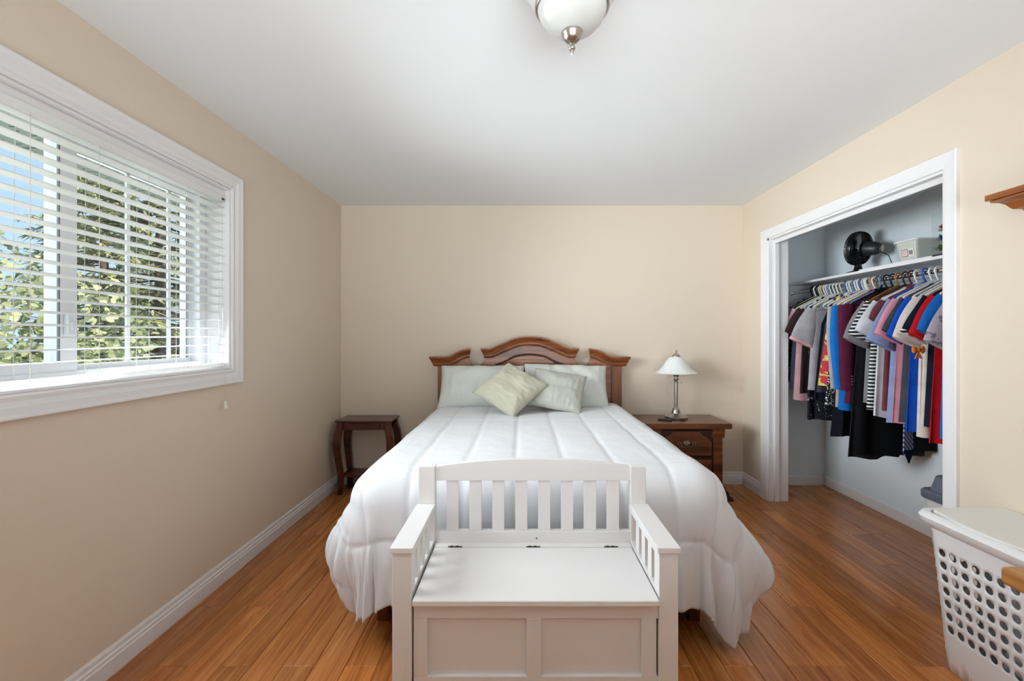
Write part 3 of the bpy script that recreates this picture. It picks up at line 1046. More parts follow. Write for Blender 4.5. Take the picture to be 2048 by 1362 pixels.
# ------------------------------------------------------------------ nightstand on the right
ns = thing('nightstand', (1.30, 3.75, 0), 'walnut nightstand with carved drawers right of the bed', 'nightstand')
NX0, NX1, NF, NBK = 1.012, 1.588, 3.60, 3.945
slab = [(0.95, 0.575), (0.95, 0.606), (0.957, 0.613), (1.643, 0.613), (1.650, 0.606), (1.650, 0.575), (1.640, 0.568), (0.96, 0.568)]
MB().prism(slab, 3.55, 3.957, 'y').build('top', M_WALNUT, ns, bevel=0.004)
bx(NX0, NX1, NF, NBK, 0.08, 0.568).build('body', M_WALNUTD, ns)
for x0_, sg in ((NX0, 1), (NX1, -1)):
    xa, xb = sorted((x0_, x0_ + sg * 0.075))
    bx(xa, xb, NF - 0.022, NF, 0.12, 0.50).build('pilaster', M_WALNUT, ns, bevel=0.006)
    xa, xb = x0_ - sg * 0.022, x0_ + sg * 0.085
    pr = [(NF, 0.495), (NF - 0.024, 0.495), (NF - 0.026, 0.51), (NF - 0.032, 0.52), (NF - 0.036, 0.535), (NF - 0.034, 0.55), (NF - 0.042, 0.558), (NF - 0.042, 0.568), (NF, 0.568)]
    g = MB().prism(pr, min(xa, xb) + 0.012, max(xa, xb), 'x') if sg > 0 else MB().prism(pr, min(xa, xb), max(xa, xb) - 0.012, 'x')
    g.build('corbel', M_WALNUT, ns)
dx0, dx1 = NX0 + 0.078, NX1 - 0.078
for k, (z0, z1) in enumerate(((0.342, 0.555), (0.128, 0.336))):
    d = bx(dx0, dx1, NF - 0.014, NF, z0, z1).build('drawer', M_WALNUTD, ns, bevel=0.003)
    c = (dx0 + dx1) / 2
    hw = (dx1 - dx0) / 2 - 0.012
    if k == 0:
        half = [(hw, z0 + 0.012), (hw, z0 + 0.10), (hw - 0.004, z0 + 0.125), (hw - 0.03, z0 + 0.155), (hw - 0.065, z0 + 0.172), (hw - 0.08, z0 + 0.188), (hw - 0.09, z0 + 0.202)]
    else:
        half = [(hw, z0 + 0.012), (hw, z1 - 0.012)]
    poly = [(c + a, b) for a, b in half] + [(c - a, b) for a, b in reversed(half)]
    MB().prism(poly, NF - 0.026, NF - 0.014, 'y').build('raised_panel', M_WALNUT, d, bevel=0.006, seg=2)
    # ornate pull: back plate of scrolls and a bail
    hz = z0 + 0.105
    g = MB()
    yy = NF - 0.029
    for sg in (-1, 1):
        pts = []
        for i in range(18):
            a = i / 17 * 4.2
            rr = 0.017 * (1 - 0.55 * i / 17)
            pts.append((c + sg * (0.055 + rr * math.cos(a)), yy, hz + 0.004 + rr * math.sin(a)))
        g.tube(pts, 0.0052, 6)
        g.tube([(c + sg * 0.072, yy, hz + 0.006), (c + sg * 0.05, yy, hz - 0.014), (c + sg * 0.02, yy, hz - 0.02), (c, yy, hz - 0.019)], 0.005, 6)
        for q in range(3):
            a = 0.5 + q * 0.42
            g.tube([(c, yy, hz - 0.006), (c + sg * 0.014 * math.cos(a) * 1.6, yy, hz + 0.012 * math.sin(a)), (c + sg * 0.022 * math.cos(a) * 1.4, yy, hz + 0.028 * math.sin(a))], [0.004, 0.0085, 0.005], 6)
    g.build('handle', M_PEWTER, d, smooth=60)
pl = [(NX0 - 0.075, 0), (NX0 - 0.075, 0.018), (NX0 - 0.062, 0.036), (NX0 - 0.045, 0.044), (NX0 - 0.04, 0.07), (NX0 - 0.012, 0.092), (NX0 - 0.008, 0.118),
      (NX1 + 0.008, 0.118), (NX1 + 0.012, 0.092), (NX1 + 0.04, 0.07), (NX1 + 0.045, 0.044), (NX1 + 0.062, 0.036), (NX1 + 0.075, 0.018), (NX1 + 0.075, 0)]
MB().prism(pl, NF - 0.042, NBK, 'y').build('plinth', M_WALNUTD, ns, bevel=0.003)

# table lamp
LP = (1.283, 3.765, 0.613)
tl = thing('table_lamp', LP, 'brushed nickel table lamp with a white bell-shaped glass shade on the nightstand', 'lamp')
MB().lathe([(0.001, 0), (0.088, 0), (0.091, 0.004), (0.091, 0.020), (0.086, 0.025), (0.070, 0.031), (0.045, 0.040), (0.038, 0.046), (0.036, 0.056), (0.034, 0.068), (0.027, 0.084), (0.020, 0.092), (0.017, 0.096)], 40, LP).build('base', M_NICKEL, tl, smooth=40)
MB().lathe([(0.015, 0.094), (0.0155, 0.29), (0.019, 0.293), (0.019, 0.300), (0.016, 0.303), (0.016, 0.315), (0.020, 0.320), (0.020, 0.328), (0.015, 0.332), (0.015, 0.345), (0.020, 0.348), (0.033, 0.368), (0.035, 0.384), (0.030, 0.388), (0.012, 0.389)], 28, LP).build('column', M_NICKEL, tl, smooth=40)
MB().lathe([(0.012, 0.385), (0.012, 0.52), (0.001, 0.52)], 16, LP).build('harp_rod', M_NICKEL, tl, smooth=40)
sh = [(0.170, 0.378), (0.160, 0.384), (0.140, 0.397), (0.118, 0.418), (0.098, 0.446), (0.080, 0.476), (0.060, 0.500), (0.036, 0.512), (0.030, 0.514)]
MB().lathe(sh + [(a - 0.004, b - 0.003) for a, b in reversed(sh)], 56, LP, False).build('shade', M_SHADE, tl, smooth=60)
MB().lathe([(0.036, 0.512), (0.036, 0.518), (0.024, 0.532), (0.012, 0.540), (0.007, 0.545), (0.006, 0.552), (0.009, 0.557), (0.008, 0.564), (0.004, 0.569), (0.001, 0.570)], 24, LP, False).build('finial', M_NICKEL, tl, smooth=50)
for sx, ln in ((-0.038, 0.062), (0.042, 0.080)):
    pc = MB().tube([(LP[0] + sx, LP[1] - 0.01, LP[2] + 0.378), (LP[0] + sx, LP[1] - 0.01, LP[2] + 0.378 - ln)], 0.001, 5).build('pull_chain', M_NICKEL, tl)
    MB().lathe([(0.001, 0.008), (0.004, 0.004), (0.004, -0.002), (0.001, -0.006)], 10, (LP[0] + sx, LP[1] - 0.01, LP[2] + 0.376 - ln)).build('pull_bead', M_NICKEL, pc, smooth=60)

# black remote on the nightstand
rc = thing('remote_control', (1.165, 3.68, 0.613), 'small black remote control lying beside the lamp base', 'remote control')
g = bx(-0.055, 0.055, -0.022, 0.022, 0.002, 0.015)
g.xform(Matrix.Translation((1.165, 3.68, 0.613)) @ Matrix.Rotation(math.radians(-28), 4, 'Z')).build('casing', M_BLACKPL, rc, bevel=0.005, seg=3)
for k in range(4):
    bx(-0.036 + 0.02 * k, -0.024 + 0.02 * k, -0.007, 0.007, 0.0145, 0.0165).xform(Matrix.Translation((1.165, 3.68, 0.613)) @ Matrix.Rotation(math.radians(-28), 4, 'Z')).build('button', M_GREYPL, rc)
bx(-0.05, 0.05, -0.018, 0.018, 0.0, 0.0025).xform(Matrix.Translation((1.165, 3.68, 0.613)) @ Matrix.Rotation(math.radians(-28), 4, 'Z')).build('battery_cover', M_GREYPL, rc)

# ------------------------------------------------------------------ closet fittings
SZ = 1.747
sf = thing('closet_shelf', (2.48, 2.8, SZ), 'long white shelf across the closet above the clothes', 'shelf')
bx(2.335, XCB - 0.001, 1.52, YB - 0.022, SZ - 0.018, SZ).build('board', M_TRIM, sf, bevel=0.002)
bx(XCB - 0.022, XCB - 0.001, 1.52, YB - 0.022, SZ - 0.075, SZ - 0.018).build('wall_cleat', M_CLOSET, sf)
bx(2.34, XCB - 0.022, YB - 0.042, YB - 0.022, SZ - 0.075, SZ - 0.018).build('wall_cleat', M_CLOSET, sf)
RX, RZ = 2.375, 1.668
rod = thing('closet_rod', (RX, 2.8, RZ), 'chrome hanging rail under the closet shelf', 'rail')
MB().tube([(RX, 1.52, RZ), (RX, YB - 0.03, RZ)], 0.0135, 14).build('tube', M_CHROME, rod, smooth=60)
for y in (1.51, YB - 0.03):
    MB().tube([(RX, y, RZ), (RX, y + 0.008, RZ)], 0.026, 16).build('flange', M_CHROME, rod, smooth=60)

# hangers and clothes ------------------------------------------------------------
HCOL = {}


def hcol(rgb, metal=0):
    k = rgb + (metal,)
    if k not in HCOL: HCOL[k] = plain('hanger_%d_%d_%d' % rgb, rgb, 0.35, metal)
    return HCOL[k]


WHITE = (232, 230, 224)


def hanger(y, rgb, label, group, metal=0, yaw=0.0, r=0.0055, half=0.205):
    pts = []
    for i in range(11):                       # hook over the rail
        a = math.radians(-35 + 215 * i / 10)
        pts.append((0.0225 * math.cos(a) * -1, 0, 0.0 + 0.0225 * math.sin(a)))
    pts = [(-p[0], p[1], p[2]) for p in pts]
    pts = pts[::-1]
    # pts now runs from the free tip round the rail to the shank
    pts = [(-p[0], 0, p[2] + 0.0) for p in pts]
    pts += [(-0.012, 0, -0.035), (0.0, 0, -0.055)]
    tri = [(0.0, 0, -0.055), (0.05, 0, -0.075), (half - 0.01, 0, -0.150), (half, 0, -0.162), (half - 0.008, 0, -0.172), (-half + 0.008, 0, -0.172), (-half, 0, -0.162), (-half + 0.01, 0, -0.150), (-0.05, 0, -0.075), (0.0, 0, -0.055)]
    g = MB().tube(pts + tri[1:], r, 6)
    g.xform(Matrix.Translation((RX, y, RZ + 0.002)) @ Matrix.Rotation(yaw, 4, 'Z'))
    return g.single('clothes_hanger', hcol(rgb, metal), (RX, y, RZ - 0.02), label, 'hanger', group, smooth=60)


def ellipse_ring(cx, cy, z, a, b, n, wav=0.0, ph=0.0, hemw=0.0):
    out = []
    for i in range(n):
        t = 2 * PI * i / n
        c, s = math.cos(t), math.sin(t)
        e = 0.75
        x = math.copysign(abs(c) ** e, c)
        yy = math.copysign(abs(s) ** 0.9, s)
        k = 1 + wav * math.sin(5 * t + ph) + wav * 0.6 * math.sin(9 * t + ph * 2)
        sway = wav * b * 1.2 * math.sin(x * 7 + ph)
        fold = wav * b * 1.6 * math.sin(x * 13 + ph * 3) * (1 if s < 0 else 0.5)
        out.append((cx + a * x * (1 + 0.04 * wav * math.sin(ph * 5)), cy + b * yy * k + sway + fold, z + hemw * (math.sin(2.3 * x + ph) + 0.6 * math.sin(6 * x + ph * 2))))
    return out


def garment(name, y, mat, label, cat, hem, kind='tee', w=0.205, thick=0.020, cuff=None, sl=0.20, yaw=0.0, seed=1, trim=None, group='clothes hanging in the closet', top=-0.085, flare=1.12, sleeve_mat=None, droop=1.0):
    r = random.Random(seed)
    ph = r.uniform(0, 6)
    t = thing(name, (RX, y, RZ - 0.10), label, cat, group)
    Mt = Matrix.Translation((RX, y, 0)) @ Matrix.Rotation(yaw, 4, 'Z')
    zt = RZ + top
    n = 28
    lv = []
    if kind in ('tank', 'dress'):
        lv = [(zt - 0.01, w * 0.60, 0.4), (zt - 0.04, w * 0.62, 0.6), (zt - 0.10, w * 0.66, 0.8), (zt - 0.20, w * 0.86, 1.0)]
    elif kind == 'skirt':
        lv = [(zt - 0.10, w * 0.70, 0.5), (zt - 0.14, w * 0.72, 0.7)]
    elif kind == 'trousers':
        lv = [(zt - 0.09, w * 0.75, 0.8), (zt - 0.12, w * 0.8, 1.0)]
    else:
        lv = [(zt + 0.012, 0.052, 0.55), (zt - 0.004, 0.072, 0.6), (zt - 0.030, w * 0.62, 0.75), (zt - 0.052, w * 0.86, 0.9), (zt - 0.078, w * 0.99, 1.0), (zt - 0.105, w * 1.0, 1.0), (zt - 0.22, w * 0.97, 1.1)]
    zs = lv[-1][0]
    a0 = lv[-1][1]
    for i in range(1, 9):
        f = i / 8
        lv.append((zs + (hem - zs) * f, a0 + (w * flare - a0) * f, 1.0 + 0.35 * f))
    rings = [ellipse_ring(0, 0, z, a, thick * b, n, 0.05 + 0.26 * max(0, (zt - z) / 0.7), ph, 0.010 * max(0, (zt - z - 0.25) / 0.5)) for z, a, b in lv]
    body = MB().rings(rings).xform(Mt).build('body', mat, t, smooth=55)
    if trim:
        z = hem
        MB().rings([ellipse_ring(0, 0, z + 0.016, w * flare + 0.001, thick * 1.38, n, 0.22, ph), ellipse_ring(0, 0, z - 0.006, w * flare + 0.001, thick * 1.40, n, 0.22, ph)]).xform(Mt).build('hem_band', trim, body, smooth=55)
    if kind in ('tee', 'shirt', 'blazer', 'long'):
        long = kind in ('blazer', 'long')
        for sg in (-1, 1):
            ln = 0.56 if long else sl
            st_ = (sg * (w - 0.035), 0, zt - 0.075)
            d = 0.30 * droop if not long else 0.07
            rg = []
            steps = 9 if long else 6
            for i in range(steps + 1):
                f = i / steps
                if long:
                    x = st_[0] + sg * (0.045 + 0.045 * f - 0.05 * f * f)
                    z = st_[2] - ln * f
                    hw = 0.062 - 0.018 * f
                    cxw = hw
                    rg.append([(x + cxw * math.cos(2 * PI * q / 14) * (1 if True else 1), -0.004 + thick * 0.95 * math.sin(2 * PI * q / 14) + 0.006 * math.sin(f * 7 + ph), z + 0.02 * math.cos(2 * PI * q / 14) * -sg * 0.6) for q in range(14)])
                else:
                    ang = math.radians(58 + 14 * r.random() * 0 + 8 * f)
                    dx, dz = math.cos(ang), -math.sin(ang)
                    cx = st_[0] + sg * dx * ln * f * droop
                    cz = st_[2] - 0.03 + dz * ln * f
                    hw = 0.072 + 0.022 * f
                    nx, nz = math.sin(ang) * sg, math.cos(ang)
                    rg.append([(cx + nx * hw * math.cos(2 * PI * q / 14), (thick * (0.75 + 0.35 * f)) * math.sin(2 * PI * q / 14) + 0.005 * math.sin(f * 5 + ph + q), cz + nz * hw * math.cos(2 * PI * q / 14)) for q in range(14)])
            s_ = MB().rings(rg).xform(Mt).build('sleeve', sleeve_mat or mat, t, smooth=55)
            if cuff:
                a, b = rg[-2], rg[-1]
                lo = [tuple(b[q][k] + (b[q][k] - a[q][k]) * 0.04 for k in range(3)) for q in range(14)]
                up = [tuple(b[q][k] - (b[q][k] - a[q][k]) * (0.35 if not long else 0.3) for k in range(3)) for q in range(14)]
                cen = [sum(p[k] for p in b) / 14 for k in range(3)]
                gro = lambda rr: [tuple(cen[k] + (p[k] - cen[k]) * (1.05 if k != 2 else 1.02) for k in range(3)) for p in rr]
                MB().rings([gro(up), gro(lo)]).xform(Mt).build('cuff', cuff, s_, smooth=55)
            if kind == 'blazer' and sg < 0:
                for k in range(4):
                    z = st_[2] - ln + 0.03 + 0.018 * k
                    MB().lathe([(0.001, 0.004), (0.006, 0.003), (0.007, 0.0), (0.001, -0.001)], 10).xform(Mt @ Matrix.Translation((st_[0] + sg * 0.045 + 0.012, -0.004 - thick * 0.96, z)) @ Matrix.Rotation(PI / 2, 4, 'X')).build('cuff_button', M_PEWTER, s_, smooth=60)
        if kind in ('shirt', 'blazer'):
            g = MB().rings([ellipse_ring(0, 0, zt + 0.022, 0.052, thick * 1.0, n), ellipse_ring(0, 0, zt + 0.004, 0.074, thick * 1.15, n), ellipse_ring(0, 0, zt - 0.030, 0.094, thick * 1.25, n)], False, False)
            g.xform(Mt).build('collar', sleeve_mat or mat, t, smooth=55)
    if kind in ('tank', 'dress'):
        for sg in (-1, 1):
            MB().tube([(sg * 0.085, -0.004, zt - 0.012), (sg * 0.075, 0, zt + 0.006), (sg * 0.07, 0, zt + 0.012)], 0.006, 6).xform(Mt).build('strap', mat, t)
    return t


FAB = {}


def fab(rgb, rough=0.88):
    if rgb not in FAB: FAB[rgb] = plain('cloth_%d_%d_%d' % rgb, rgb, rough, bump=0.25, bscale=28, spec=0.15, vary=0.10, vscale=14)
    return FAB[rgb]


P_DOT = pattern('navy_white_dots', (14, 16, 30), (196, 200, 214), 'dots', 85, thr=0.22)
P_BWD = pattern('black_white_dots', (16, 16, 18), (230, 228, 222), 'dots', 95, thr=0.42)
P_FLOW = pattern('navy_floral', (12, 13, 32), (196, 206, 220), 'noise', 26, thr=0.66)
P_TROP = pattern('tropical_print', (206, 60, 70), (222, 206, 96), 'noise', 12, thr=0.52, third=(238, 226, 214))
P_STR = pattern('black_white_stripes', (18, 18, 22), (228, 228, 228), 'stripes', 14, thr=0.6)
P_LACE = pattern('black_lace', (8, 8, 10), (48, 48, 54), 'dots', 60, thr=0.22)
P_LILAC = pattern('lilac_tie_dye', (186, 172, 184), (120, 112, 126), 'noise', 20, thr=0.58)
P_GREYP = pattern('grey_print', (176, 176, 184), (92, 92, 100), 'noise', 22, thr=0.60)
P_TIE = pattern('striped_tie_silk', (38, 52, 84), (152, 168, 196), 'diagonal', 22, thr=0.5, rough=0.5)
BLACK = (12, 12, 14)

CL = [  # name, y, material, label, category, hem, kind, options, hanger colour
    ('dress', 3.70, P_DOT, 'navy dotted dress at the far left end of the rail', 'dress', 0.93, 'dress', {}, (22, 22, 24)),
    ('shirt', 3.635, fab((126, 138, 168)), 'dusty blue short-sleeved shirt second from the far end of the rail', 'shirt', 0.85, 'tee', {}, (18, 18, 20)),
    ('t_shirt', 3.575, fab((206, 158, 166)), 'dusty pink t-shirt near the far end of the rail', 'shirt', 0.80, 'tee', {'droop': 0.7}, (210, 200, 150)),
    ('top', 3.52, fab((58, 42, 42)), 'dark brown top hanging behind the grey tee with pink edges', 'shirt', 0.86, 'tee', {}, WHITE),
    ('dress', 3.47, P_FLOW, 'navy dress with a pale floral print left of the long black dresses', 'dress', 0.67, 'dress', {'flare': 1.0}, WHITE),
    ('t_shirt', 3.40, fab((170, 168, 172)), 'light grey t-shirt with pink edged sleeves', 'shirt', 0.90, 'tee', {'cuff': fab((224, 170, 176)), 'sl': 0.26, 'trim': fab((224, 170, 176))}, WHITE),
    ('top', 3.315, fab((24, 24, 40)), 'navy sleeveless top right of the grey tee', 'top', 0.82, 'tank', {'w': 0.22}, (70, 100, 170)),
    ('top', 3.262, fab((66, 64, 72)), 'charcoal sleeveless top beside the red one', 'top', 0.90, 'tank', {'w': 0.22}, WHITE),
    ('blouse', 3.215, P_TROP, 'red and yellow tropical print blouse', 'shirt', 0.95, 'tank', {'w': 0.24, 'thick': 0.024}, WHITE),
    ('top', 3.17, P_BWD, 'black top with dense white dots', 'top', 0.82, 'tank', {'w': 0.235}, (60, 96, 176)),
    ('cardigan', 3.125, fab((176, 170, 166)), 'pale taupe cardigan left of the bright blue one', 'shirt', 0.82, 'long', {}, WHITE),
    ('blouse', 3.072, fab((28, 116, 200)), 'bright blue long-sleeved blouse left of the burgundy blazer', 'shirt', 0.80, 'long', {}, (200, 140, 100)),
    ('dress', 3.11, fab((18, 20, 30)), 'long black dress with a plain hem at the left of the black group', 'dress', 0.60, 'skirt', {'w': 0.25, 'flare': 1.0}, WHITE),
    ('dress', 2.955, P_LACE, 'long black dress with a lace hem', 'dress', 0.52, 'skirt', {'w': 0.25, 'flare': 1.0}, (24, 24, 24)),
    ('blazer', 3.02, fab((92, 32, 58)), 'burgundy blazer with buttoned cuffs', 'jacket', 0.86, 'blazer', {'thick': 0.026}, (120, 96, 60)),
    ('dress', 2.905, fab(BLACK), 'long plain black dress behind the striped tie', 'dress', 0.555, 'dress', {'w': 0.20, 'flare': 1.30, 'top': -0.06}, (30, 30, 32)),
    ('t_shirt', 2.865, fab((138, 136, 138)), 'mid grey t-shirt right of the burgundy blazer', 'shirt', 0.88, 'tee', {'sl': 0.25}, (170, 110, 50)),
    ('t_shirt', 2.812, P_STR, 'black and white striped t-shirt', 'shirt', 0.85, 'tee', {'sl': 0.22}, (60, 52, 40)),
    ('shirt', 2.765, fab((208, 208, 214)), 'white shirt hanging left of the maroon one', 'shirt', 0.80, 'tee', {'sl': 0.20}, (90, 40, 44)),
    ('shirt', 2.722, fab((112, 56, 66)), 'maroon shirt with buttons left of the pale blue shirt', 'shirt', 0.86, 'shirt', {'sl': 0.12}, WHITE),
    ('shirt', 2.672, fab((138, 152, 190)), 'pale blue chambray shirt with a collar', 'shirt', 0.78, 'shirt', {'sl': 0.26}, (40, 90, 190)),
    ('t_shirt', 2.625, fab((222, 150, 168)), 'candy pink t-shirt left of the royal blue one', 'shirt', 0.80, 'tee', {'sl': 0.22}, WHITE),
    ('t_shirt', 2.583, fab((70, 70, 76)), 'charcoal t-shirt between the pink and royal blue ones', 'shirt', 0.80, 'tee', {'sl': 0.20}, WHITE),
    ('t_shirt', 2.535, fab((20, 82, 190)), 'royal blue t-shirt with a wide sleeve', 'shirt', 0.77, 'tee', {'sl': 0.23}, WHITE),
    ('blouse', 2.49, fab((222, 206, 202)), 'pale peach blouse right of the royal blue t-shirt', 'shirt', 0.76, 'tee', {'sl': 0.24}, WHITE),
    ('blouse', 2.452, fab((214, 206, 194)), 'cream blouse with short sleeves left of the black polo', 'shirt', 0.76, 'tee', {'sl': 0.22}, WHITE),
    ('polo_shirt', 2.415, fab((24, 28, 44)), 'dark navy polo shirt with striped cuffs', 'shirt', 0.80, 'shirt', {'sl': 0.21, 'cuff': P_STR}, (180, 160, 130)),
    ('t_shirt', 2.375, fab((198, 26, 34)), 'scarlet t-shirt left of the sky blue one', 'shirt', 0.74, 'tee', {'sl': 0.22}, WHITE),
    ('t_shirt', 2.335, fab((30, 108, 190)), 'azure blue t-shirt next to the lilac one', 'shirt', 0.78, 'tee', {'sl': 0.20}, (190, 170, 140)),
    ('shirt', 2.292, P_LILAC, 'lilac tie-dyed shirt at the right end of the rail', 'shirt', 0.77, 'shirt', {'sl': 0.26}, WHITE),
]
for k, (nm, y, mt, lab, cat, hem, kind, opt, hc) in enumerate(CL):
    garment(nm, y, mt, lab, cat, hem, kind, seed=100 + k, yaw=random.uniform(-0.06, 0.06), **opt)
    short = lab.split(' ')
    hanger(y + random.uniform(-0.004, 0.004), hc, 'hanger carrying the ' + ' '.join(lab.split(' ')[:9]), 'hangers on the closet rail', 0, random.uniform(-0.10, 0.10))
SPARE = [((232, 231, 228), 'white'), ((214, 208, 186), 'ivory'), ((232, 231, 228), 'white'), ((112, 140, 190), 'light blue')]
used = set()
for k, y in enumerate([3.66, 3.60, 3.545, 3.495, 3.435, 3.36, 3.29, 3.24, 3.19, 3.145, 3.05, 2.99]):
    near = sorted(CL, key=lambda c: abs(c[1] - y))
    near = next(c for c in near if c[3] not in used)
    used.add(near[3])
    rgb, cn = SPARE[k % 4]
    hanger(y, rgb, 'spare %s hanger beside the %s' % (cn, ' '.join(near[3].split(' ')[:8])), 'spare hangers between the clothes', 0, random.uniform(-0.12, 0.12))

# tie hanging in front of the black dresses
tie = thing('necktie', (2.262, 2.66, 0.95), 'navy and pale blue striped necktie hanging below the shirts', 'tie', 'clothes hanging in the closet')
Mt = Matrix.Translation((2.262, 2.66, 0)) @ Matrix.Rotation(math.radians(12), 4, 'Z')
MB().prism([(-0.012, 1.50), (0.012, 1.50), (0.036, 0.62), (0.0, 0.555), (-0.036, 0.62)], -0.004, 0.004, 'y').xform(Mt).build('blade', P_TIE, tie, bevel=0.002)
MB().prism([(-0.037, 0.632), (0.037, 0.632), (0.034, 0.617), (0.0, 0.551), (-0.034, 0.617)], -0.006, -0.004, 'y').xform(Mt).build('tip', fab((22, 28, 52)), tie)
# orange bow on the polo
bowm = fab((214, 122, 48))
bw = thing('fabric_bow', (2.10, 2.405, 1.225), 'small orange fabric bow hanging among the shirts', 'bow')
for sg in (-1, 1):
    MB().rings([[(2.10 + sg * a * 0.045, 2.405 + hh * math.cos(2 * PI * q / 10) * 0.4, 1.225 + hh * math.sin(2 * PI * q / 10)) for q in range(10)] for a, hh in ((0.05, 0.006), (0.3, 0.016), (0.55, 0.021), (0.7, 0.015))]).build('loop', bowm, bw, smooth=60)
    MB().prism([(2.10, 1.222), (2.10 + sg * 0.020, 1.176), (2.10 + sg * 0.004, 1.182)], 2.402, 2.408, 'y').build('tail', bowm, bw)
MB().lathe([(0.003, -0.009), (0.009, -0.005), (0.009, 0.005), (0.003, 0.009)], 10, (2.10, 2.405, 1.225)).build('knot', bowm, bw, smooth=60)

# desk fan on the shelf
fb = (2.45, 3.308, SZ)
fan = thing('desk_fan', fb, 'black desk fan turned to the wall on the closet shelf', 'fan')
MB().lathe([(0.001, 0), (0.078, 0), (0.080, 0.006), (0.070, 0.014), (0.035, 0.024), (0.028, 0.030), (0.022, 0.06), (0.020, 0.10), (0.001, 0.10)], 32, fb, False).build('base', M_BLACKPL, fan, smooth=40)
fn_ = Vector((-0.42, 0.90, 0.16)).normalized()
fc = Vector(fb) + Vector((0, 0.0, 0.185))
Rf = fn_.to_track_quat('Z', 'Y').to_matrix().to_4x4()
Mf = Matrix.Translation(fc) @ Rf
g = MB()
R_ = 0.118
g.tube([(R_ * math.cos(2 * PI * i / 48), R_ * math.sin(2 * PI * i / 48), 0) for i in range(48)], 0.006, 8, True)
for i in range(72):
    a = 2 * PI * i / 72
    for zz in (0.045, -0.05):
        pts = [(R_ * math.cos(a) * math.cos(q * PI / 2 / 6) + 0.03 * math.cos(a) * (q / 6), R_ * math.sin(a) * math.cos(q * PI / 2 / 6) + 0.03 * math.sin(a) * (q / 6), zz * math.sin(min(1, q / 4) * PI / 2)) for q in range(7)]
        g.tube(pts, 0.0019, 4)
g.tube([(0.112 * math.cos(2 * PI * i / 40), 0.112 * math.sin(2 * PI * i / 40), -0.022) for i in range(40)], 0.003, 6, True)
g.xform(Mf).build('cage', M_BLACKPL, fan, smooth=60)['kind'] = 'stuff'
MB().lathe([(0.119, -0.012), (0.122, 0.0), (0.119, 0.012), (0.115, 0.012), (0.115, -0.012), (0.119, -0.012)], 48, (0, 0, 0), False).xform(Mf).build('rim', M_BLACKPL, fan, smooth=40)
MB().lathe([(0.001, 0.044), (0.034, 0.044), (0.036, 0.040), (0.034, 0.036), (0.001, 0.036)], 24).xform(Mf).build('cage_badge', M_GREYPL, fan, smooth=40)
for i in range(3):
    a0 = 2 * PI * i / 3

    def bl(u, v, a0=a0):
        rr = 0.02 + 0.082 * u
        a = a0 + (v - 0.5) * 1.5 * (0.6 + 0.4 * u)
        return Vector((rr * math.cos(a), rr * math.sin(a), (v - 0.5) * 0.03))
    MB().grid(bl, 6, 6).xform(Mf).build('blade', M_GREYPL, fan, smooth=180)
mo = MB().lathe([(0.001, -0.03), (0.05, -0.032), (0.052, -0.05), (0.050, -0.09), (0.044, -0.125), (0.034, -0.145), (0.022, -0.150), (0.001, -0.150)], 28).xform(Mf).build('motor_housing', M_GREYPL, fan, smooth=45)
MB().lathe([(0.001, -0.148), (0.022, -0.149), (0.023, -0.156), (0.018, -0.160), (0.001, -0.161)], 20).xform(Mf).build('knob', M_PEWTER, mo, smooth=40)
MB().tube([fc + Vector((0, 0, -0.09)), fc + Vector((0.012, -0.03, -0.05)), fc + Vector((0.022, -0.055, -0.02))], 0.018, 10).build('neck', M_BLACKPL, fan, smooth=60)
MB().tube([Mf @ Vector((0, -0.02, -0.14)), Vector((2.56, 3.17, 1.86)), Vector((2.58, 3.16, 1.79)), Vector((2.575, 3.15, 1.752)), Vector((2.52, 3.22, 1.751))], 0.0028, 6).build('cord', M_BLACKPL, fan, smooth=60)

# flat white board under the bin, plastic bin, clear box with gift bows
wb = bx(2.345, 2.63, 2.60, 3.16, SZ, SZ + 0.009).single('white_board', M_TRIM, (2.48, 2.88, SZ), 'flat white board lying on the closet shelf under the plastic bin', 'board')
nb = thing('plastic_bin', (2.5, 2.815, SZ + 0.009), 'translucent plastic storage bin with a sticker on the closet shelf', 'bin')
M_BIN = plain('milky_plastic', (206, 210, 202), 0.35)
X0, X1, Y0, Y1, ZB, ZT = 2.375, 2.62, 2.74, 2.895, SZ + 0.009, SZ + 0.138


def rrect(x0, x1, y0, y1, r, z, n=4):
    out = []
    for cx, cy, a in ((x1 - r, y1 - r, 0), (x0 + r, y1 - r, 90), (x0 + r, y0 + r, 180), (x1 - r, y0 + r, 270)):
        for i in range(n + 1):
            t = math.radians(a + 90 * i / n)
            out.append((cx + r * math.cos(t), cy + r * math.sin(t), z))
    return out


MB().rings([rrect(X0 + 0.018, X1 - 0.018, Y0 + 0.016, Y1 - 0.016, 0.02, ZB), rrect(X0 + 0.014, X1 - 0.014, Y0 + 0.012, Y1 - 0.012, 0.022, ZB + 0.02), rrect(X0, X1, Y0, Y1, 0.022, ZT),
            rrect(X0 + 0.004, X1 - 0.004, Y0 + 0.004, Y1 - 0.004, 0.02, ZT), rrect(X0 + 0.022, X1 - 0.022, Y0 + 0.02, Y1 - 0.02, 0.018, ZB + 0.004)]).build('tub', M_BIN, nb, smooth=40)
rim = MB().rings([rrect(X0 - 0.010, X1 + 0.010, Y0 - 0.010, Y1 + 0.010, 0.026, ZT - 0.006), rrect(X0 - 0.010, X1 + 0.010, Y0 - 0.010, Y1 + 0.010, 0.026, ZT + 0.003), rrect(X0, X1, Y0, Y1, 0.022, ZT + 0.003), rrect(X0, X1, Y0, Y1, 0.022, ZT - 0.006)], True).build('rim', M_TRIM, nb, smooth=40)


def on_bin(y, z, off=0.0015):
    f = (z - ZB) / (ZT - ZB)
    return X0 + 0.018 * (1 - f) - off


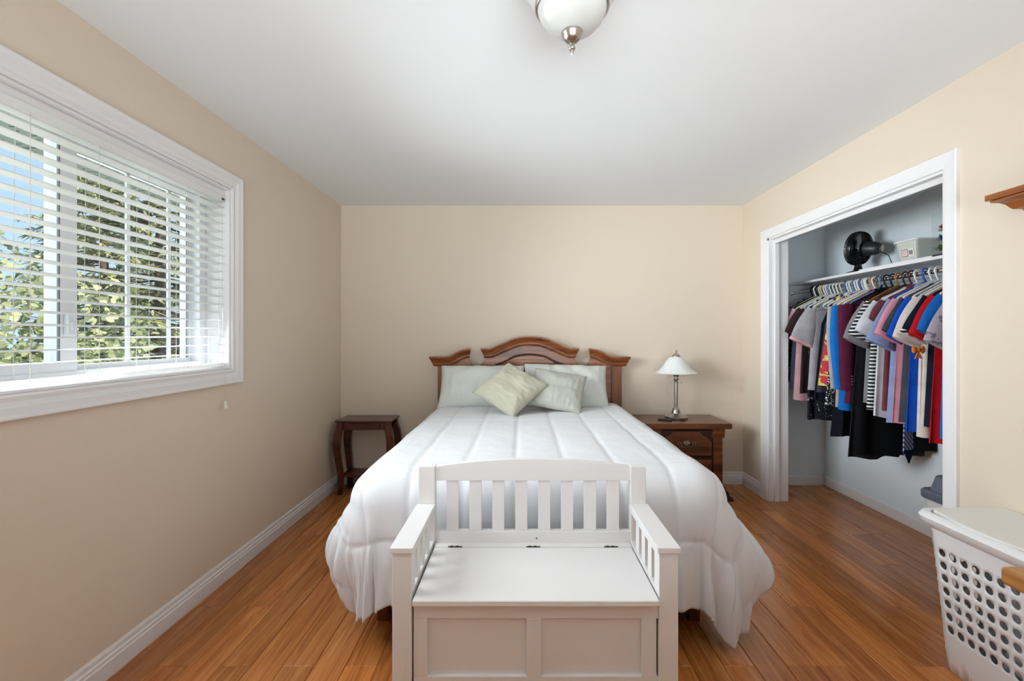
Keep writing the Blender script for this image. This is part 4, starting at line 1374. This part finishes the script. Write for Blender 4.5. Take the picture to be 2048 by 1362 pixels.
def sticker(name, y0, y1, z0, z1, mat, off, parent):
    return MB().add([(on_bin(0, z0, off), y0, z0), (on_bin(0, z0, off), y1, z0), (on_bin(0, z1, off), y1, z1), (on_bin(0, z1, off), y0, z1),
                     (on_bin(0, z0, 0), y0, z0), (on_bin(0, z0, 0), y1, z0), (on_bin(0, z1, 0), y1, z1), (on_bin(0, z1, 0), y0, z1)],
                    [(0, 1, 2, 3), (7, 6, 5, 4), (0, 1, 5, 4), (1, 2, 6, 5), (2, 3, 7, 6), (3, 0, 4, 7)]).build(name, mat, parent)


stk = sticker('sticker', 2.762, 2.852, ZB + 0.030, ZB + 0.078, plain('sticker_paper', (236, 232, 226), 0.6), 0.002, nb)
sticker('sticker_border', 2.802, 2.850, ZB + 0.032, ZB + 0.076, plain('sticker_red', (150, 62, 56), 0.6), 0.0026, stk)
sticker('sticker_field', 2.806, 2.846, ZB + 0.036, ZB + 0.072, plain('sticker_white', (238, 228, 222), 0.6), 0.0032, stk)
for q in range(3):
    sticker('sticker_text', 2.812, 2.840, ZB + 0.044 + q * 0.009, ZB + 0.047 + q * 0.009, plain('sticker_ink', (196, 120, 110), 0.6), 0.0038, stk)
for q in range(6):
    sticker('barcode_bar', 2.770 + q * 0.0045, 2.7722 + q * 0.0045, ZB + 0.040, ZB + 0.066, plain('barcode_ink', (60, 60, 60), 0.6), 0.0028, stk)

cb = thing('clear_box', (2.5, 2.58, SZ), 'clear plastic box holding gift bows at the right end of the shelf', 'box')
M_CLEAR = glass_mat('clear_plastic', (253, 254, 254), 0.035, 0.12)
bx(2.415, 2.62, 2.47, 2.68, SZ, SZ + 0.003).build('bottom', M_CLEAR, cb)
bx(2.415, 2.62, 2.47, 2.68, SZ + 0.262, SZ + 0.268).build('lid', M_CLEAR, cb, bevel=0.001)
bx(2.415, 2.418, 2.47, 2.68, SZ + 0.003, SZ + 0.262).build('side', M_CLEAR, cb)
bx(2.617, 2.62, 2.47, 2.68, SZ + 0.003, SZ + 0.262).build('side', M_CLEAR, cb)
bx(2.418, 2.617, 2.677, 2.68, SZ + 0.003, SZ + 0.262).build('side', M_CLEAR, cb)
bx(2.418, 2.617, 2.47, 2.473, SZ + 0.003, SZ + 0.262).build('side', M_CLEAR, cb)


def giftbow(p, rgb, label, seed):
    r = random.Random(seed)
    m = plain('foil_%d_%d_%d' % rgb, rgb, 0.25, 0.7)
    g = MB()
    for k in range(14):
        a = 2 * PI * k / 14 + r.uniform(-.1, .1)
        e = r.uniform(-0.4, 0.9)
        d = Vector((math.cos(a) * math.cos(e), math.sin(a) * math.cos(e), math.sin(e)))
        s = d.cross(Vector((0, 0, 1))).normalized() * 0.006
        u = d.cross(s).normalized() * 0.006
        P = Vector(p)
        L = 0.034
        g.add([P - s, P + s, P + d * L * .6 + s + u, P + d * L * .6 - s + u, P + d * L], [(0, 1, 2, 3), (3, 2, 4)])
        g.add([P - s, P + s, P + d * L * .6 + s - u, P + d * L * .6 - s - u, P + d * L], [(0, 1, 2, 3), (3, 2, 4)])
    return g.single('gift_bow', m, p, label, 'bow', 'gift bows in the clear box', recalc=False)


giftbow((2.455, 2.642, SZ + 0.175), (196, 84, 34), 'shiny orange gift bow, topmost in the clear box', 1)
giftbow((2.450, 2.645, SZ + 0.115), (24, 96, 180), 'shiny blue gift bow below the orange one', 2)
giftbow((2.445, 2.650, SZ + 0.060), (20, 130, 62), 'shiny green gift bow lowest in the clear box', 3)
tray = bx(2.345, 2.412, 2.45, 2.595, SZ, SZ + 0.012).single('folder', M_GREYPL, (2.38, 2.53, SZ), 'flat dark folder at the right end of the closet shelf', 'folder', bevel=0.002)

# waste bin on the closet floor
tb = thing('waste_bin', (2.32, 2.28, 0), 'pale bin with a slate grey swing lid on the closet floor', 'bin')
bxx0, bxx1, byy0, byy1 = 2.15, 2.50, 2.08, 2.47
MB().rings([rrect(bxx0 + 0.05, bxx1 - 0.05, byy0 + 0.05, byy1 - 0.05, 0.04, 0.001), rrect(bxx0 + 0.008, bxx1 - 0.008, byy0 + 0.008, byy1 - 0.008, 0.045, 0.44)]).build('tub', M_BINBODY, tb, smooth=40)
ld = MB().rings([rrect(bxx0, bxx1, byy0, byy1, 0.045, 0.435), rrect(bxx0 - 0.004, bxx1 + 0.004, byy0 - 0.004, byy1 + 0.004, 0.048, 0.44), rrect(bxx0 - 0.004, bxx1 + 0.004, byy0 - 0.004, byy1 + 0.004, 0.048, 0.472), rrect(bxx0 + 0.004, bxx1 - 0.004, byy0 + 0.004, byy1 - 0.004, 0.045, 0.480),
                 rrect(bxx0 + 0.022, bxx1 - 0.022, byy0 + 0.03, byy1 - 0.03, 0.04, 0.484), rrect(bxx0 + 0.035, bxx1 - 0.035, byy0 + 0.05, byy1 - 0.05, 0.035, 0.556), rrect(bxx0 + 0.045, bxx1 - 0.045, byy0 + 0.06, byy1 - 0.06, 0.03, 0.562)]).build('lid', M_BINLID, tb, smooth=40)
bx(bxx0 + 0.10, bxx1 - 0.09, byy0 + 0.11, byy1 - 0.13, 0.5615, 0.5635).build('swing_flap', M_GREYPL, ld, bevel=0.002)
MB().tube([(2.20, 3.96, 0.09), (2.215, 3.90, 0.07), (2.235, 3.84, 0.02), (2.22, 3.80, 0.004), (2.17, 3.76, 0.004), (2.12, 3.74, 0.004)], 0.003, 6).single('cable', M_CORD, (2.2, 3.85, 0), 'thin white cable lying in the far closet corner', 'cable', smooth=60)

# ------------------------------------------------------------------ laundry hamper
hm = thing('laundry_hamper', (1.77, 1.60, 0), 'white plastic laundry hamper with round holes below the right wall', 'hamper')
HX0, HX1, HY0, HY1, HH = 1.617, 1.930, 1.385, 1.825, 0.575


def hamper_pt(s, z):
    """s runs round the rounded rectangle, z up; the body tapers to the floor"""
    tp = 0.045 * (1 - z / HH)
    x0, x1, y0, y1, r = HX0 + tp, HX1 - tp * 0.4, HY0 + tp * 0.6, HY1 - tp * 0.6, 0.04
    a, b = (y1 - y0 - 2 * r), (x1 - x0 - 2 * r)
    q = r * PI / 2
    per = [a, q, b, q, a, q, b, q]
    tot = sum(per)
    d = (s % 1) * tot
    k = 0
    while d > per[k]:
        d -= per[k]
        k += 1
    if k == 0: return Vector((x0, y1 - r - d, z))
    if k == 1:
        t = d / r
        return Vector((x0 + r - r * math.cos(t), y0 + r - r * math.sin(t), z))
    if k == 2: return Vector((x0 + r + d, y0, z))
    if k == 3:
        t = d / r
        return Vector((x1 - r + r * math.sin(t), y0 + r - r * math.cos(t), z))
    if k == 4: return Vector((x1, y0 + r + d, z))
    if k == 5:
        t = d / r
        return Vector((x1 - r + r * math.cos(t), y1 - r + r * math.sin(t), z))
    if k == 6: return Vector((x1 - r - d, y1, z))
    t = d / r
    return Vector((x0 + r - r * math.sin(t), y1 - r + r * math.cos(t), z))


g = MB()
per_len = 2 * (HX1 - HX0) + 2 * (HY1 - HY0) - 0.34 * 0.2
NC = 32
rowz = [0.0, 0.075, 0.145] + [0.194 + 0.0485 * i for i in range(7)] + [0.53, HH]
NCIR = 20
for j in range(len(rowz) - 1):
    z0, z1 = rowz[j], rowz[j + 1]
    for i in range(NC):
        s0, s1 = i / NC, (i + 1) / NC
        zc, sc_ = (z0 + z1) / 2, (s0 + s1) / 2
        cellw = per_len / NC
        hole = 2 <= j <= 8 and (i <= 8 or 11 <= i <= 14 or 17 <= i <= 24 or 27 <= i <= 30)
        sides = 5
        bd = []
        for e in range(sides): bd.append((s0 + (s1 - s0) * e / sides, z0))
        for e in range(sides): bd.append((s1, z0 + (z1 - z0) * e / sides))
        for e in range(sides): bd.append((s1 - (s1 - s0) * e / sides, z1))
        for e in range(sides): bd.append((s0, z1 - (z1 - z0) * e / sides))
        nb_ = len(bd)
        if not hole:
            g.add([hamper_pt(*p) for p in bd], [tuple(range(nb_))])
        else:
            rad = 0.0148
            ci = []
            for (s_, z_) in bd:
                a = math.atan2((z_ - zc) / (z1 - z0), (s_ - sc_) / (s1 - s0))
                ci.append((sc_ + rad * math.cos(a) / cellw * (s1 - s0), zc + rad * math.sin(a)))
            vs = [hamper_pt(*p) for p in bd] + [hamper_pt(*p) for p in ci]
            g.add(vs, [(q, (q + 1) % nb_, nb_ + (q + 1) % nb_, nb_ + q) for q in range(nb_)])
hb = g.build('body', M_HAMPER, hm, smooth=40, weld=0.0006)
md = hb.modifiers.new('wall', 'SOLIDIFY')
md.thickness = 0.003
MB().rings([rrect(HX0 + 0.047, HX1 - 0.02, HY0 + 0.03, HY1 - 0.03, 0.035, 0.002), rrect(HX0 + 0.047, HX1 - 0.02, HY0 + 0.03, HY1 - 0.03, 0.035, 0.006)]).build('bottom', M_HAMPER, hm)
MB().rings([rrect(HX0 - 0.002, HX1 + 0.002, HY0 - 0.002, HY1 + 0.002, 0.042, HH - 0.03, 6), rrect(HX0 - 0.030, HX1 + 0.010, HY0 - 0.022, HY1 + 0.022, 0.06, HH - 0.004, 6), rrect(HX0 - 0.036, HX1 + 0.012, HY0 - 0.026, HY1 + 0.026, 0.062, HH + 0.014, 6),
            rrect(HX0 - 0.026, HX1 + 0.008, HY0 - 0.018, HY1 + 0.018, 0.056, HH + 0.028, 6), rrect(HX0 - 0.006, HX1 + 0.002, HY0 + 0.004, HY1 - 0.004, 0.046, HH + 0.030, 6), rrect(HX0 + 0.004, HX1 - 0.004, HY0 + 0.006, HY1 - 0.006, 0.042, HH + 0.010, 6), rrect(HX0 + 0.004, HX1 - 0.004, HY0 + 0.006, HY1 - 0.006, 0.042, HH - 0.03, 6)], True).build('rim', M_HAMPER, hm, smooth=50)
lidp = []
yc, xr_ = (HY0 + HY1) / 2, HX1 + 0.006
for i in range(33):
    v = -1 + 2 * i / 32
    y = yc + v * (HY1 - HY0 + 0.0) / 2
    b = HX0 + 0.012 - 0.024 * max(0, 1 - (v / 0.72) ** 2) ** 0.8
    if abs(v) > 0.86: b = HX0 + 0.012 + 0.04 * ((abs(v) - 0.86) / 0.14) ** 2
    lidp.append((b, y))
lidp += [(xr_, yc + (HY1 - HY0) / 2), (xr_, yc - (HY1 - HY0) / 2)]
MB().prism(lidp, HH + 0.012, HH + 0.036, 'z').build('lid', M_HAMPLID, hm, bevel=0.005, seg=3)
for k, (c, rr, m_, nm, lab) in enumerate((((1.80, 1.55, 0.10), (0.085, 0.12, 0.09), fab((226, 224, 222)), 'laundry', 'white laundry seen through the hamper holes'),
                                         ((1.77, 1.47, 0.20), (0.07, 0.05, 0.13), P_GREYP, 'laundry', 'grey laundry at the near end inside the hamper'),
                                         ((1.745, 1.60, 0.055), (0.055, 0.10, 0.045), pattern('mauve_print', (120, 60, 84), (226, 214, 222), 'noise', 30, thr=0.5), 'laundry', 'mauve printed laundry low inside the hamper'))):
    g = MB()

    def lau(u, v, c=c, rr=rr, k=k):
        th, ph = u * 2 * PI, v * PI
        d = Vector((math.cos(th) * math.sin(ph), math.sin(th) * math.sin(ph), math.cos(ph)))
        f = 1 + 0.25 * noise.noise(d * 2.6 + Vector((k * 9, 0, 0)))
        return Vector((c[0] + rr[0] * d.x * f, c[1] + rr[1] * d.y * f, max(0.008, c[2] + rr[2] * d.z * f)))
    g.grid(lau, 36, 20)
    g.single(nm, m_, (c[0], c[1], 0.008), lab, 'laundry', 'laundry in the hamper', smooth=180, weld=0.0005)

# ------------------------------------------------------------------ low oak chest at the right edge
oc = thing('oak_chest', (1.70, 0.95, 0), 'golden oak chest whose top corner shows in front of the hamper', 'chest')
bx(1.420, XR - 0.005, 0.45, 1.352, 0.566, 0.618).build('top', M_OAK, oc, bevel=0.012, seg=4)
bx(1.56, XR - 0.005, 0.50, 1.31, 0.06, 0.555).build('body', M_OAK, oc, bevel=0.004)
for k in range(3):
    d = bx(1.545, 1.56, 0.53, 1.28, 0.08 + 0.16 * k, 0.22 + 0.16 * k).build('drawer', M_OAK, oc, bevel=0.005)
    for y in (0.72, 1.09):
        MB().lathe([(0.006, 0), (0.007, 0.012), (0.014, 0.018), (0.013, 0.026), (0.001, 0.029)], 14).xform(Matrix.Translation((1.545, y, 0.15 + 0.16 * k)) @ Matrix.Rotation(-PI / 2, 4, 'Y')).build('knob', M_OAK, d, smooth=50)
for x in (1.57, 1.89):
    for y in (0.51, 1.26):
        bx(x, x + 0.045, y, y + 0.045, 0, 0.06).build('foot', M_OAK, oc, bevel=0.003)

# crown-moulded wall shelf at the right edge
ws = thing('wall_shelf', (1.89, 1.40, 1.80), 'honey wood wall ledge with crown moulding on the right wall', 'shelf')
WS = [(0.128, 0.0), (0.128, -0.022), (0.118, -0.024), (0.117, -0.031), (0.112, -0.032), (0.100, -0.036), (0.088, -0.046), (0.080, -0.060), (0.074, -0.066), (0.062, -0.068), (0.058, -0.068), (0.056, -0.076), (0.050, -0.078)]


def ledge(prof, name, mat):
    rings = []
    xw, ye = XR - 0.0005, 1.655
    for corner in (0, 1, 2):
        ring = []
        for p, z in prof:
            pr = (p, z)
            if corner == 0: ring.append((xw - p, 0.95, 1.846 + z))
            elif corner == 1: ring.append((xw - p, ye + p, 1.846 + z))
            else: ring.append((xw, ye + p, 1.846 + z))
        rings.append(ring + [(xw, rings[0][0][1] if False else (0.95 if corner == 0 else ye), 1.846 + prof[-1][1]), (xw, 0.95 if corner == 0 else ye, 1.846)])
    return MB().rings(rings).build(name, mat, ws, smooth=35)


ledge(WS[:2] + [(0.118, -0.0222)], 'top_board', M_SHELFW)
ledge(WS[2:], 'moulding', M_SHELFW)
